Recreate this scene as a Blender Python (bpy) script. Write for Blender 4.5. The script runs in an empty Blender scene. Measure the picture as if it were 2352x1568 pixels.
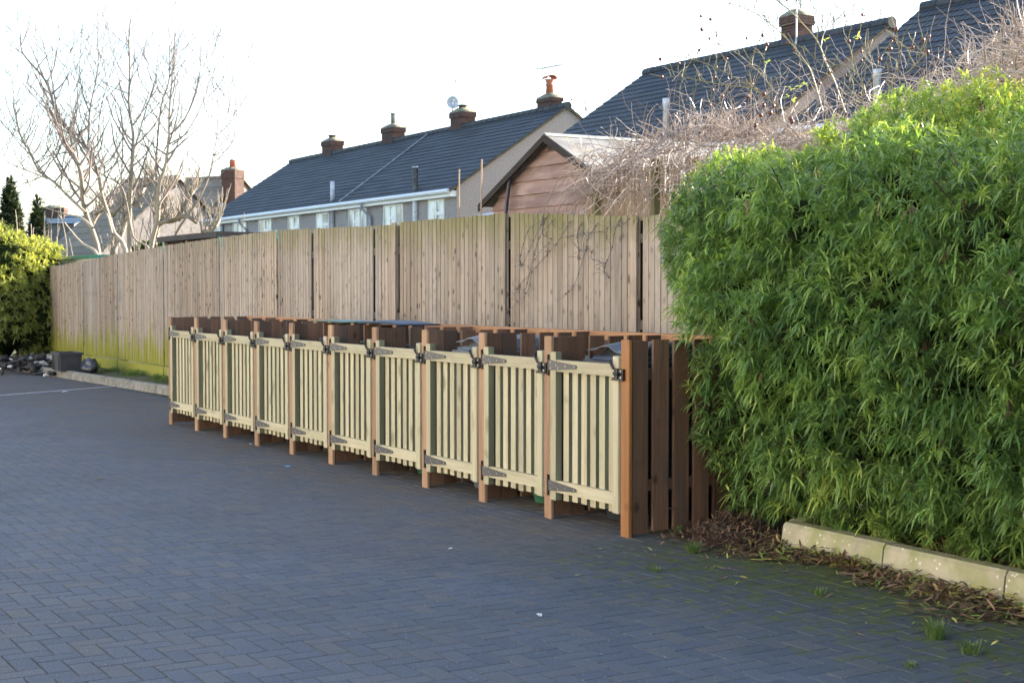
import bpy, math, random
import numpy as np
from mathutils import Vector, Matrix, noise as mnoise

# ------------------------------------------------------------------ camera, sky, sun, exposure
scn = bpy.context.scene
col = scn.collection
PXF, PCX, PCY, HOR, CAMH = 3400.0, 1176.0, 784.0, 664.0, 1.55     # photo measured on a 2352 x 1568 grid
pitch = math.atan((PCY - HOR) / PXF)
cd = bpy.data.cameras.new('camera')
cam = bpy.data.objects.new('camera', cd); col.objects.link(cam)
cd.sensor_width = 36.0
cd.lens = 36.0 * PXF / 2352.0
cd.clip_start, cd.clip_end = 0.1, 2000.0
cam.location = (0, 0, CAMH)
cam.rotation_euler = (math.pi / 2 - pitch, 0, 0)
cd.dof.use_dof = True; cd.dof.focus_distance = 11.0; cd.dof.aperture_fstop = 7.5
scn.camera = cam

SUN_AZ, SUN_EL = math.radians(60), math.radians(20)
w = bpy.data.worlds.new('World'); scn.world = w; w.use_nodes = True
wn = w.node_tree.nodes; wl = w.node_tree.links
bg = wn['Background']
sky = wn.new('ShaderNodeTexSky'); sky.sky_type = 'NISHITA'; sky.sun_disc = False
sky.sun_elevation = SUN_EL; sky.sun_rotation = SUN_AZ
sky.air_density = 1.0; sky.dust_density = 1.6; sky.ozone_density = 1.0
wl.new(sky.outputs[0], bg.inputs[0]); bg.inputs[1].default_value = 0.11
sd = bpy.data.lights.new('sun', 'SUN'); sun = bpy.data.objects.new('sun', sd); col.objects.link(sun)
sd.energy = 5.0; sd.angle = math.radians(0.5); sd.color = (1.0, 0.9, 0.76)
sdir = Vector((math.sin(SUN_AZ) * math.cos(SUN_EL), math.cos(SUN_AZ) * math.cos(SUN_EL), math.sin(SUN_EL)))
sun.rotation_euler = sdir.to_track_quat('Z', 'Y').to_euler()
sun.location = sdir * 60
scn.view_settings.view_transform = 'Standard'; scn.view_settings.look = 'None'
scn.view_settings.gamma = 1.0; scn.view_settings.use_curve_mapping = False
scn.view_settings.exposure = 2.4

rng = random.Random(7)
nr = np.random.default_rng(11)

# ------------------------------------------------------------------ geometry of the photograph
Fv = Vector((0, math.cos(pitch), -math.sin(pitch))); Uv = Vector((0, math.sin(pitch), math.cos(pitch)))
CAM = Vector((0, 0, CAMH))
def ray(x, y): return Fv + Vector((1, 0, 0)) * ((x - PCX) / PXF) + Uv * ((PCY - y) / PXF)
def at_depth(x, y, Y):
    r = ray(x, y); return CAM + r * (Y / r.y)
def at_z(x, y, z=0.0):
    r = ray(x, y); return CAM + r * ((z - CAMH) / r.z)
O = at_z(1434, 1233)                                   # foot of the near end post of the bin store
Lf = at_z(391, 974)
av = (Lf - O); STORE_L = av.length; av.normalize()
ANG = math.atan2(-av.y, -av.x)
M = Matrix.Translation(O) @ Matrix.Rotation(ANG, 4, 'Z')   # yard frame: X to the near right along the store front, Y to the back
Mi = M.inverted()
def L2W(x, y, z=0): return M @ Vector((x, y, z))
def on_y(px, py, Y):                                   # pixel -> yard coordinates on the plane Y = const
    c = Mi @ CAM; d = (Mi.to_3x3() @ ray(px, py)); k = (Y - c.y) / d.y
    return c + d * k
BAY = STORE_L / 10.0

# ------------------------------------------------------------------ mesh helper
class MB:
    def __init__(s): s.v = []; s.f = []; s.r = []
    def face(s, idx, r=None): s.f.append(idx); s.r.append(rng.random() if r is None else r)
    def box(s, x0, x1, y0, y1, z0, z1, r=None, ch=0.0):
        if r is None: r = rng.random()
        b = len(s.v)
        if ch <= 0:
            s.v += [(x, y, z) for z in (z0, z1) for y in (y0, y1) for x in (x0, x1)]
            for q in ((0, 2, 3, 1), (4, 5, 7, 6), (0, 1, 5, 4), (2, 6, 7, 3), (0, 4, 6, 2), (1, 3, 7, 5)):
                s.face([b + i for i in q], r)
        else:                                            # upright bar with chamfered vertical edges and top
            pr = [(x0 + ch, y0), (x1 - ch, y0), (x1, y0 + ch), (x1, y1 - ch), (x1 - ch, y1), (x0 + ch, y1), (x0, y1 - ch), (x0, y0 + ch)]
            cx, cy = (x0 + x1) / 2, (y0 + y1) / 2
            for z, k in ((z0, 0), (z1 - ch, 0), (z1, ch)):
                s.v += [(x + (cx - x) / max(abs(cx - x), 1e-6) * min(k, abs(cx - x)), y + (cy - y) / max(abs(cy - y), 1e-6) * min(k, abs(cy - y)), z) for x, y in pr]
            for l in (0, 1):
                for i in range(8):
                    j = (i + 1) % 8
                    s.face([b + l * 8 + i, b + l * 8 + j, b + l * 8 + 8 + j, b + l * 8 + 8 + i], r)
            s.face([b + 16 + i for i in range(8)], r); s.face([b + i for i in range(7, -1, -1)], r)
    def quad(s, p, r=None):
        b = len(s.v); s.v += [tuple(q) for q in p]; s.face(list(range(b, b + len(p))), r)
    def prism(s, poly, y0, y1, r=None):                  # polygon in x,z (anticlockwise seen from -y) swept along y
        if r is None: r = rng.random()
        b = len(s.v); n = len(poly)
        s.v += [(x, y0, z) for x, z in poly] + [(x, y1, z) for x, z in poly]
        s.face([b + i for i in range(n)], r); s.face([b + n + i for i in range(n - 1, -1, -1)], r)
        for i in range(n):
            j = (i + 1) % n
            s.face([b + i, b + n + i, b + n + j, b + j], r)
    def prism_x(s, poly, x0, x1, r=None):                # polygon in y,z swept along x
        if r is None: r = rng.random()
        b = len(s.v); n = len(poly)
        s.v += [(x0, y, z) for y, z in poly] + [(x1, y, z) for y, z in poly]
        s.face([b + i for i in range(n - 1, -1, -1)], r); s.face([b + n + i for i in range(n)], r)
        for i in range(n):
            j = (i + 1) % n
            s.face([b + i, b + j, b + n + j, b + n + i], r)
    def tube(s, pts, rad, sides=5, r=None, cap=True):
        if r is None: r = rng.random()
        P = [Vector(p) for p in pts]; n = len(P)
        R = rad if isinstance(rad, (list, tuple)) else [rad] * n
        t = (P[1] - P[0]).normalized()
        u = t.orthogonal().normalized()
        b = len(s.v)
        for i in range(n):
            t = (P[min(i + 1, n - 1)] - P[max(i - 1, 0)])
            if t.length < 1e-9: t = Vector((0, 0, 1))
            t.normalize()
            u = (u - t * u.dot(t))
            if u.length < 1e-6: u = t.orthogonal()
            u.normalize(); v = t.cross(u)
            for k in range(sides):
                a = 2 * math.pi * k / sides
                q = P[i] + (u * math.cos(a) + v * math.sin(a)) * R[i]
                s.v.append((q.x, q.y, q.z))
        for i in range(n - 1):
            for k in range(sides):
                k2 = (k + 1) % sides
                s.face([b + i * sides + k, b + i * sides + k2, b + (i + 1) * sides + k2, b + (i + 1) * sides + k], r)
        if cap:
            s.face([b + k for k in range(sides - 1, -1, -1)], r)
            s.face([b + (n - 1) * sides + k for k in range(sides)], r)
    def lathe(s, prof, c=(0, 0, 0), sides=16, r=None):
        if r is None: r = rng.random()
        b = len(s.v)
        for rr, z in prof:
            for k in range(sides):
                a = 2 * math.pi * k / sides
                s.v.append((c[0] + rr * math.cos(a), c[1] + rr * math.sin(a), c[2] + z))
        for i in range(len(prof) - 1):
            for k in range(sides):
                k2 = (k + 1) % sides
                s.face([b + i * sides + k, b + i * sides + k2, b + (i + 1) * sides + k2, b + (i + 1) * sides + k], r)
        s.face([b + k for k in range(sides - 1, -1, -1)], r)
        s.face([b + (len(prof) - 1) * sides + k for k in range(sides)], r)
    def blob(s, c, rad, r=None, nu=10, nv=7, amp=0.15, seed=0.0):
        if r is None: r = rng.random()
        b = len(s.v)
        for j in range(nv + 1):
            th = math.pi * j / nv
            for i in range(nu):
                ph = 2 * math.pi * i / nu
                d = Vector((math.sin(th) * math.cos(ph), math.sin(th) * math.sin(ph), math.cos(th)))
                k = 1 + amp * mnoise.noise(d * 2.0 + Vector((seed, seed * 1.7, 3.1)))
                s.v.append((c[0] + d.x * rad[0] * k, c[1] + d.y * rad[1] * k, c[2] + d.z * rad[2] * k))
        for j in range(nv):
            for i in range(nu):
                i2 = (i + 1) % nu
                s.face([b + j * nu + i, b + (j + 1) * nu + i, b + (j + 1) * nu + i2, b + j * nu + i2], r)
    def build(s, name, mat, parent=None, smooth=False, loc=None):
        me = bpy.data.meshes.new(name)
        me.from_pydata(s.v, [], s.f)
        a = me.attributes.new('rnd', 'FLOAT', 'FACE'); a.data.foreach_set('value', np.array(s.r, dtype=np.float32))
        if smooth: me.polygons.foreach_set('use_smooth', [True] * len(me.polygons))
        me.materials.append(mat); me.update()
        o = bpy.data.objects.new(name, me); col.objects.link(o)
        if parent is not None: o.parent = parent
        if loc is not None: o.location = loc
        return o

def np_mesh(name, V, Fq, rnd, mat, parent=None, smooth=False):   # V (n,3); Fq (m,4) quads; rnd (m,)
    me = bpy.data.meshes.new(name)
    n, m, k = len(V), len(Fq), Fq.shape[1]
    me.vertices.add(n); me.vertices.foreach_set('co', np.ascontiguousarray(V, dtype=np.float32).ravel())
    me.loops.add(m * k); me.loops.foreach_set('vertex_index', np.ascontiguousarray(Fq, dtype=np.int32).ravel())
    me.polygons.add(m); me.polygons.foreach_set('loop_start', np.arange(0, m * k, k, dtype=np.int32))
    me.polygons.foreach_set('loop_total', np.full(m, k, dtype=np.int32))
    me.polygons.foreach_set('use_smooth', np.full(m, smooth, dtype=bool))
    me.update(calc_edges=True); me.validate()
    a = me.attributes.new('rnd', 'FLOAT', 'FACE'); a.data.foreach_set('value', np.ascontiguousarray(rnd, dtype=np.float32))
    me.materials.append(mat)
    o = bpy.data.objects.new(name, me); col.objects.link(o)
    if parent is not None: o.parent = parent
    return o

def tag(o, label=None, cat=None, group=None, kind=None):
    if label: o['label'] = label
    if cat: o['category'] = cat
    if group: o['group'] = group
    if kind: o['kind'] = kind
    return o
def empty(name, loc, rz=0.0):
    o = bpy.data.objects.new(name, None); col.objects.link(o)
    o.location = loc; o.rotation_euler = (0, 0, rz); o.empty_display_size = 0.2
    return o
def yard_empty(name, x, y, z=0): return empty(name, L2W(x, y, z), ANG)
def in_yard(o, x=0, y=0, z=0):
    o.location = L2W(x, y, z); o.rotation_euler = (0, 0, ANG); return o
def copy_tree(o, parent=None):
    c = o.copy(); col.objects.link(c)
    if parent is not None: c.parent = parent
    for ch in [q for q in o.children]: copy_tree(ch, c)
    return c

# ------------------------------------------------------------------ materials
class NT:
    def __init__(s, name):
        s.m = bpy.data.materials.new(name); s.m.use_nodes = True
        s.t = s.m.node_tree; s.t.nodes.clear()
        s.out = s.t.nodes.new('ShaderNodeOutputMaterial')
    def n(s, typ, ins=None, **props):
        nd = s.t.nodes.new('ShaderNode' + typ)
        for k, v in props.items(): setattr(nd, k, v)
        for k, v in (ins or {}).items():
            so = nd.inputs[k]
            if isinstance(v, bpy.types.NodeSocket): s.t.links.new(v, so)
            else: so.default_value = v
        return nd
    def obj(s): return s.n('TexCoord').outputs['Object']
    def gen(s): return s.n('NewGeometry').outputs['Position']
    def rnd(s): return s.n('Attribute', attribute_name='rnd').outputs['Fac']
    def orand(s): return s.n('ObjectInfo').outputs['Random']
    def math(s, op, a, b=0.0, clamp=False):
        return s.n('Math', {0: a, 1: b}, operation=op, use_clamp=clamp).outputs[0]
    def mix(s, f, a, b, blend='MIX'):
        a = a if isinstance(a, bpy.types.NodeSocket) else (*a[:3], 1); b = b if isinstance(b, bpy.types.NodeSocket) else (*b[:3], 1)
        return s.n('Mix', {0: f, 6: a, 7: b}, data_type='RGBA', blend_type=blend).outputs[2]
    def ramp(s, f, stops, interp='LINEAR'):
        nd = s.n('ValToRGB', {0: f}); cr = nd.color_ramp; cr.interpolation = interp
        while len(cr.elements) < len(stops): cr.elements.new(0.5)
        for e, (p, c) in zip(cr.elements, stops):
            e.position = p; e.color = (c, c, c, 1) if isinstance(c, (int, float)) else (*c[:3], 1)
        return nd.outputs[0]
    def map(s, v, scale=(1, 1, 1), loc=(0, 0, 0), rot=(0, 0, 0)):
        return s.n('Mapping', {'Vector': v, 'Scale': scale, 'Location': loc, 'Rotation': rot}).outputs[0]
    def noise(s, v, scale=5, detail=4, rough=0.55, dist=0.0):
        return s.n('TexNoise', {'Vector': v, 'Scale': scale, 'Detail': detail, 'Roughness': rough, 'Distortion': dist}).outputs['Fac']
    def jitter(s, v, amt=37.0):                          # shift the texture per object and per board
        k = s.math('MULTIPLY', s.math('ADD', s.rnd(), s.orand()), amt)
        c = s.n('CombineXYZ', {0: k, 1: s.math('MULTIPLY', k, 1.7), 2: s.math('MULTIPLY', k, 0.6)}).outputs[0]
        return s.n('VectorMath', {0: v, 1: c}, operation='ADD').outputs[0]
    def bump(s, h, strength=0.3, dist=0.01):
        return s.n('Bump', {'Height': h, 'Strength': strength, 'Distance': dist}).outputs[0]
    def done(s, color, rough=0.7, normal=None, spec=0.5, metal=0.0, trans=None, transcol=None):
        p = s.n('BsdfPrincipled', {'Base Color': color if isinstance(color, bpy.types.NodeSocket) else (*color[:3], 1), 'Roughness': rough,
                                   'Specular IOR Level': spec, 'Metallic': metal})
        if normal is not None: s.t.links.new(normal, p.inputs['Normal'])
        sh = p.outputs[0]
        if trans:
            tr = s.n('BsdfTranslucent', {'Color': transcol if isinstance(transcol, bpy.types.NodeSocket) else (*transcol[:3], 1)})
            sh = s.n('MixShader', {0: trans, 1: sh, 2: tr.outputs[0]}).outputs[0]
        s.t.links.new(sh, s.out.inputs[0])
        return s.m

def wood(name, c_dark, c_light, axis='z', knots=0.35, knotcol=(0.03, 0.018, 0.012), rough=0.75, var=0.35, stain=None, knot_scale=1.0, bump=0.25, ksz=1.0, side=None):
    t = NT(name)
    v = t.jitter(t.obj())
    sc = {'z': (1, 1, 0.045), 'x': (0.045, 1, 1)}[axis]
    vm = t.map(v, scale=sc)
    g = t.noise(vm, 70, 5, 0.6, 0.4)
    g2 = t.noise(vm, 14, 3, 0.5, 0.8)
    f = t.math('ADD', t.math('MULTIPLY', g, 0.5), t.math('MULTIPLY', g2, 0.5))
    c = t.mix(t.ramp(f, [(0.3, 0), (0.7, 1)]), c_dark, c_light)
    r = t.rnd()
    tone = t.math('ADD', t.math('MULTIPLY', t.math('FRACT', r), var), 1 - var * 0.55)
    if side: c = t.mix(t.math('GREATER_THAN', r, 1.5), c, t.mix(1.0, c, (*side, 1), 'MULTIPLY'))  # shade painted into the tagged side faces, with some treatment green
    c = t.mix(1.0, c, t.n('CombineXYZ', {0: tone, 1: tone, 2: tone}).outputs[0], 'MULTIPLY')
    if knots:
        ks = {'z': (1, 1, 0.62), 'x': (0.5, 1, 1)}[axis]
        vo = t.n('TexVoronoi', {'Vector': t.map(v, scale=ks), 'Scale': 9.0 * knot_scale, 'Randomness': 1.0}).outputs['Distance']
        k = t.ramp(vo, [(0.08 * ksz, 1), (0.2 * ksz, 0)])
        sel = t.ramp(t.noise(v, 3.1, 1), [(0.41, 0), (0.46, 1)])
        c = t.mix(t.math('MULTIPLY', t.math('MULTIPLY', k, sel), knots), c, knotcol)
    if stain: c = stain(t, c)
    return t.done(c, rough, t.bump(f, bump, 0.004), 0.3)

def simple(name, c, rough=0.6, metal=0.0, var=0.0, spec=0.5, nscale=6.0, namp=0.25, bump=0.0, bscale=40.0, dark=None):
    t = NT(name)
    v = t.jitter(t.obj(), 13.0)
    f = t.noise(v, nscale, 5, 0.6)
    cc = t.mix(t.ramp(f, [(0.35, 0), (0.7, 1)]), tuple(k * (1 - namp) for k in c), tuple(min(k * (1 + namp), 1) for k in c))
    if dark: cc = t.mix(t.ramp(t.noise(v, nscale * 2.7, 4, 0.7), [(0.55, 0), (0.7, 0.8)]), cc, dark)
    if var:
        tone = t.math('ADD', t.math('MULTIPLY', t.rnd(), var), 1 - var / 2)
        cc = t.mix(1.0, cc, t.n('CombineXYZ', {0: tone, 1: tone, 2: tone}).outputs[0], 'MULTIPLY')
    nm = t.bump(t.noise(v, bscale, 3), bump, 0.01) if bump else None
    return t.done(cc, rough, nm, spec, metal)

def leafmat(name, stops, trans=0.4, rough=0.42, tcol=None, spec=0.45):
    t = NT(name)
    c = t.ramp(t.rnd(), stops)
    v = t.noise(t.gen(), 2.2, 2)
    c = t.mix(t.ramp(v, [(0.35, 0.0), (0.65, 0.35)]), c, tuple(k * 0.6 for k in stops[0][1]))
    tc = t.mix(1.0, c, tcol or (1.5, 1.35, 0.5), 'MULTIPLY')
    return t.done(c, rough, None, spec, 0, trans, tc)

MAT = {}
# pavers: grey concrete blocks with mossy ground near the hedge kerb
t = NT('block_paving')
gp = t.gen(); yv = t.n('VectorMath', {0: gp, 1: tuple(-O)}, operation='ADD').outputs[0]
yl = t.n('VectorRotate', {'Vector': yv, 'Angle': -ANG}, rotation_type='Z_AXIS').outputs[0]
sx = t.n('SeparateXYZ', {0: yl}).outputs
r = t.rnd()
c = t.ramp(r, [(0.0, (0.082, 0.102, 0.135)), (0.35, (0.095, 0.115, 0.150)), (0.7, (0.108, 0.125, 0.156)), (0.93, (0.115, 0.125, 0.142)), (1.0, (0.128, 0.131, 0.138))])
big = t.noise(gp, 0.55, 4, 0.6)
c = t.mix(t.ramp(big, [(0.35, 0.0), (0.7, 0.55)]), c, (0.066, 0.072, 0.080))
fine = t.noise(gp, 170, 3, 0.7)
c = t.mix(t.ramp(fine, [(0.3, 0.8), (0.55, 0.0)]), c, (0.045, 0.048, 0.054))
c = t.mix(t.ramp(t.noise(gp, 120, 2, 0.6), [(0.6, 0), (0.68, 0.5)]), c, (0.26, 0.28, 0.31))
speck = t.n('TexVoronoi', {'Vector': gp, 'Scale': 26.0}).outputs['Distance']
ssel = t.ramp(t.noise(gp, 9.0, 2), [(0.53, 0), (0.6, 1)])
c = t.mix(t.math('MULTIPLY', t.ramp(speck, [(0.05, 0.8), (0.12, 0)]), ssel), c, (0.4, 0.42, 0.44))
# brown silt in front of the store
silt = t.math('MULTIPLY', t.ramp(sx[1], [(0.0, 0), (1.0, 1)]), 1.0)
mr = t.n('MapRange', {0: sx[1], 1: -2.4, 2: 0.0, 3: 0.0, 4: 1.0}).outputs[0]
mrx = t.n('MapRange', {0: sx[0], 1: 0.9, 2: -0.2, 3: 0.0, 4: 1.0}).outputs[0]
sn = t.ramp(t.noise(gp, 2.3, 5, 0.6), [(0.3, 0.1), (0.65, 1)])
c = t.mix(t.math('MULTIPLY', t.math('MULTIPLY', t.math('MULTIPLY', mr, mrx), sn), 0.85), c, (0.125, 0.104, 0.082))
# moss strip along the hedge kerb
mm = t.n('MapRange', {0: sx[1], 1: -1.5, 2: 0.35, 3: 0.0, 4: 1.0}).outputs[0]
mx = t.n('MapRange', {0: sx[0], 1: -0.1, 2: 0.8, 3: 0.0, 4: 1.0}).outputs[0]
mo = t.ramp(t.math('ADD', t.math('MULTIPLY', t.noise(gp, 8.5, 6, 0.7), 1.0), t.math('MULTIPLY', mm, 0.22)), [(0.6, 0), (0.7, 1)])
mf = t.math('MULTIPLY', t.math('MULTIPLY', mo, mx), t.ramp(mm, [(0.05, 0), (0.3, 1)]))
mcol = t.mix(t.noise(gp, 40, 3), (0.045, 0.062, 0.016), (0.125, 0.15, 0.03))
damp = t.math('MULTIPLY', t.math('MULTIPLY', mm, mx), 0.7)
c = t.mix(damp, c, (0.062, 0.062, 0.046))
c = t.mix(t.math('MULTIPLY', mf, 0.7), c, mcol)
h = t.math('ADD', t.math('MULTIPLY', fine, 0.6), t.math('MULTIPLY', t.noise(gp, 45, 3), 0.4))
MAT['paver'] = t.done(c, 0.88, t.bump(h, 0.4, 0.004), 0.2)
t = NT('joint_sand')
gp = t.gen()
c = t.mix(t.ramp(t.noise(gp, 3.0, 5, 0.65), [(0.4, 0), (0.62, 1)]), (0.060, 0.061, 0.062), (0.064, 0.080, 0.030))
c = t.mix(t.ramp(t.noise(gp, 14, 4), [(0.5, 0), (0.65, 0.8)]), c, (0.028, 0.026, 0.025))
MAT['joint'] = t.done(c, 0.95, None, 0.1)

def fence_stain(t, c):
    z = t.n('SeparateXYZ', {0: t.obj()}).outputs[2]
    x = t.n('SeparateXYZ', {0: t.obj()}).outputs[0]
    n = t.noise(t.map(t.obj(), scale=(1, 1, 0.35)), 5.0, 5, 0.65)
    c = t.mix(t.ramp(t.noise(t.map(t.obj(), scale=(1, 1, 0.2)), 1.1, 4, 0.6), [(0.42, 0), (0.68, 0.75)]), c, (0.37, 0.335, 0.30))
    c = t.mix(t.ramp(t.noise(t.map(t.jitter(t.obj(), 3.0), scale=(1, 1, 0.12)), 9.0, 4, 0.65), [(0.55, 0), (0.72, 0.6)]), c, (0.12, 0.10, 0.085))
    c = t.mix(t.ramp(t.noise(t.obj(), 2.6, 5, 0.7), [(0.54, 0), (0.72, 0.5)]), c, (0.13, 0.115, 0.10))
    top = t.math('MULTIPLY', t.n('MapRange', {0: z, 1: 1.75, 2: 2.42, 3: 0.0, 4: 1.0}).outputs[0], t.n('MapRange', {0: x, 1: -16, 2: 0, 3: 0.35, 4: 1.0}).outputs[0])
    tf = t.ramp(t.math('ADD', t.math('MULTIPLY', top, 0.68), t.math('MULTIPLY', n, 0.6)), [(0.42, 0), (0.8, 0.95)])
    c = t.mix(tf, c, (0.17, 0.165, 0.06))
    bot = t.n('MapRange', {0: z, 1: 1.25, 2: 0.2, 3: 0.0, 4: 1.0}).outputs[0]
    n2 = t.noise(t.map(t.jitter(t.obj(), 5.0), scale=(1, 1, 0.15)), 4.0, 3, 0.5)
    bf = t.ramp(t.math('ADD', t.math('MULTIPLY', bot, 0.62), t.math('MULTIPLY', n2, 1.1)), [(0.82, 0), (1.12, 0.95)])
    c = t.mix(bf, c, (0.23, 0.235, 0.03))
    return c
MAT['fence'] = wood('fence_wood', (0.235, 0.185, 0.145), (0.43, 0.36, 0.285), 'z', 1.0, (0.014, 0.011, 0.011), 0.85, 0.6, fence_stain, 1.15, 0.6, 1.4)
MAT['fence_post'] = wood('fence_post_wood', (0.012, 0.010, 0.008), (0.03, 0.025, 0.02), 'z', 0.3, rough=0.95)
MAT['brown'] = wood('stained_board', (0.070, 0.039, 0.026), (0.16, 0.09, 0.056), 'z', 0.7, (0.02, 0.012, 0.008), 0.6, 0.75, lambda t, c: t.mix(t.ramp(t.noise(t.jitter(t.map(t.obj(), scale=(1, 1, 0.3))), 6, 4), [(0.5, 0), (0.7, 0.7)]), c, (0.055, 0.05, 0.047)), 0.8)
MAT['brownx'] = wood('stained_rail', (0.070, 0.039, 0.026), (0.16, 0.09, 0.056), 'x', 0.7, (0.02, 0.012, 0.008), 0.6, 0.5, None, 0.8)
MAT['orange'] = wood('sawn_post', (0.20, 0.118, 0.07), (0.37, 0.235, 0.145), 'z', 0.8, (0.16, 0.06, 0.025), 0.6, 0.3, None, 0.7)
MAT['amber'] = wood('oiled_post', (0.20, 0.082, 0.028), (0.36, 0.165, 0.058), 'z', 0.85, (0.12, 0.04, 0.015), 0.5, 0.2, None, 0.7)
MAT['orangex'] = wood('sawn_rail', (0.27, 0.135, 0.065), (0.42, 0.23, 0.12), 'x', 0.4, (0.16, 0.06, 0.025), 0.6, 0.3)
def gate_stain(t, c):                                    # green tint of the pressure treatment in random streaks
    n = t.noise(t.jitter(t.map(t.obj(), scale=(1, 1, 0.1)), 11), 7, 3)
    return t.mix(t.ramp(n, [(0.4, 0.0), (0.65, 0.35)]), c, (0.34, 0.36, 0.23))
MAT['gate'] = wood('treated_softwood', (0.27, 0.24, 0.155), (0.50, 0.455, 0.33), 'z', 0.8, (0.14, 0.115, 0.065), 0.6, 0.42, gate_stain, 0.6, 0.3, 1.5, (0.40, 0.45, 0.43))  # last tuple darkens slat sides as if shaded, slightly green
MAT['gatex'] = wood('treated_rail', (0.27, 0.24, 0.155), (0.50, 0.46, 0.335), 'x', 0.45, (0.14, 0.115, 0.065), 0.6, 0.3, gate_stain, 0.45, 0.2, 1.2)
MAT['hinge'] = simple('grey_steel', (0.085, 0.083, 0.085), 0.45, 0.3, namp=0.1)
MAT['black'] = simple('black_steel', (0.012, 0.012, 0.013), 0.4, 0.2)
MAT['screw'] = simple('zinc_screw', (0.6, 0.6, 0.62), 0.3, 0.8)
MAT['bin_black'] = simple('black_bin_plastic', (0.03, 0.035, 0.045), 0.34, namp=0.3, dark=(0.07, 0.075, 0.08))
MAT['bin_grey'] = simple('grey_bin_plastic', (0.09, 0.105, 0.12), 0.4, namp=0.3)
MAT['bin_green'] = simple('green_bin_plastic', (0.025, 0.095, 0.05), 0.38, namp=0.3)
MAT['bin_blue'] = simple('blue_bin_plastic', (0.010, 0.016, 0.035), 0.5, namp=0.2)
MAT['tyre'] = simple('bin_tyre', (0.02, 0.02, 0.02), 0.8)
def kerb(name, base, moss):
    t = NT(name); v = t.obj()
    c = t.mix(t.ramp(t.noise(v, 3, 5, 0.6), [(0.35, 0), (0.7, 1)]), tuple(k * 0.72 for k in base), base)
    c = t.mix(t.ramp(t.noise(v, 5.5, 5, 0.6), [(0.4, 0), (0.62, 0.9)]), c, moss)
    c = t.mix(t.ramp(t.noise(v, 2.2, 5, 0.7), [(0.52, 0), (0.7, 0.6)]), c, tuple(k * .35 for k in base))
    vo = t.n('TexVoronoi', {'Vector': v, 'Scale': 30.0}).outputs['Distance']
    c = t.mix(t.math('MULTIPLY', t.ramp(vo, [(0.1, 0.9), (0.28, 0)]), t.ramp(t.noise(v, 7, 2), [(0.45, 0), (0.56, 1)])), c, (0.62, 0.62, 0.56))
    return t.done(c, 0.85, t.bump(t.noise(v, 60, 4), 0.4, 0.006), 0.25)
MAT['kerb_pale'] = kerb('kerb_concrete', (0.46, 0.42, 0.31), (0.26, 0.27, 0.13))
MAT['kerb_grey'] = kerb('old_kerb_concrete', (0.27, 0.26, 0.235), (0.16, 0.155, 0.125))
MAT['soil'] = simple('soil', (0.05, 0.036, 0.026), 0.95, namp=0.5, nscale=9, bump=0.9, bscale=22, dark=(0.025, 0.02, 0.016))
MAT['verge'] = simple('mossy_soil', (0.075, 0.08, 0.03), 0.95, namp=0.5, nscale=5, bump=0.9, bscale=22, dark=(0.05, 0.038, 0.028))
MAT['ground'] = simple('garden_ground', (0.06, 0.075, 0.03), 0.95, namp=0.4, nscale=0.7)
MAT['paint'] = simple('road_paint', (0.42, 0.43, 0.45), 0.7, namp=0.2, nscale=20)
MAT['litter'] = leafmat('dead_leaves', [(0.0, (0.045, 0.028, 0.02)), (0.3, (0.13, 0.075, 0.052)), (0.58, (0.32, 0.19, 0.13)), (0.72, (0.38, 0.26, 0.13)), (0.82, (0.58, 0.53, 0.13)), (1.0, (0.22, 0.33, 0.08))], 0.1, 0.6, (1, 1, 1), 0.35)
MAT['grass'] = leafmat('grass_blades', [(0.0, (0.06, 0.12, 0.03)), (1.0, (0.17, 0.25, 0.07))], 0.3)
MAT['leaf'] = leafmat('hedge_leaves', [(0.0, (0.092, 0.178, 0.066)), (0.35, (0.185, 0.315, 0.095)), (0.75, (0.33, 0.47, 0.13)), (1.0, (0.62, 0.68, 0.19))], 0.40, 0.34, (1.4, 1.35, 0.55))
MAT['leaf_far'] = leafmat('far_hedge_leaves', [(0.0, (0.14, 0.18, 0.06)), (0.5, (0.38, 0.44, 0.16)), (1.0, (0.70, 0.72, 0.33))], 0.55, 0.4)
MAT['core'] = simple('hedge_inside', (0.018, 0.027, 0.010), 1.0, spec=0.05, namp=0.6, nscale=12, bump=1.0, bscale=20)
MAT['stem'] = simple('brown_stems', (0.055, 0.038, 0.028), 0.8, var=0.6)
def barkmat(name, c1, c2, var=0.5, rough=0.6, spec=0.5, trans=0.0):
    t = NT(name)
    c = t.mix(t.rnd(), c1, c2)
    c = t.mix(t.ramp(t.noise(t.obj(), 22, 3), [(0.4, 0), (0.7, 0.5)]), c, tuple(k * 0.55 for k in c1))
    return t.done(c, rough, None, spec, 0, trans or None, c2)
MAT['dry'] = barkmat('dry_climber', (0.15, 0.115, 0.105), (0.74, 0.63, 0.55), rough=0.4, spec=0.7, trans=0.12)
MAT['vine'] = barkmat('dark_vine', (0.08, 0.068, 0.07), (0.22, 0.18, 0.165), rough=0.5)
MAT['rose'] = barkmat('rose_stem', (0.10, 0.105, 0.04), (0.23, 0.20, 0.10), rough=0.45)
MAT['hip'] = simple('rose_hip', (0.10, 0.026, 0.018), 0.4, var=0.9)
MAT['bark'] = barkmat('pale_bark', (0.23, 0.195, 0.155), (0.36, 0.315, 0.255), rough=0.75, spec=0.3)
MAT['twig'] = barkmat('twig_bark', (0.16, 0.13, 0.12), (0.27, 0.225, 0.20), rough=0.7, spec=0.3)
MAT['willow'] = barkmat('willow_twigs', (0.20, 0.165, 0.10), (0.30, 0.25, 0.15), rough=0.7)
MAT['reed'] = barkmat('reeds', (0.16, 0.12, 0.085), (0.34, 0.27, 0.20), rough=0.55, trans=0.15)
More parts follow.
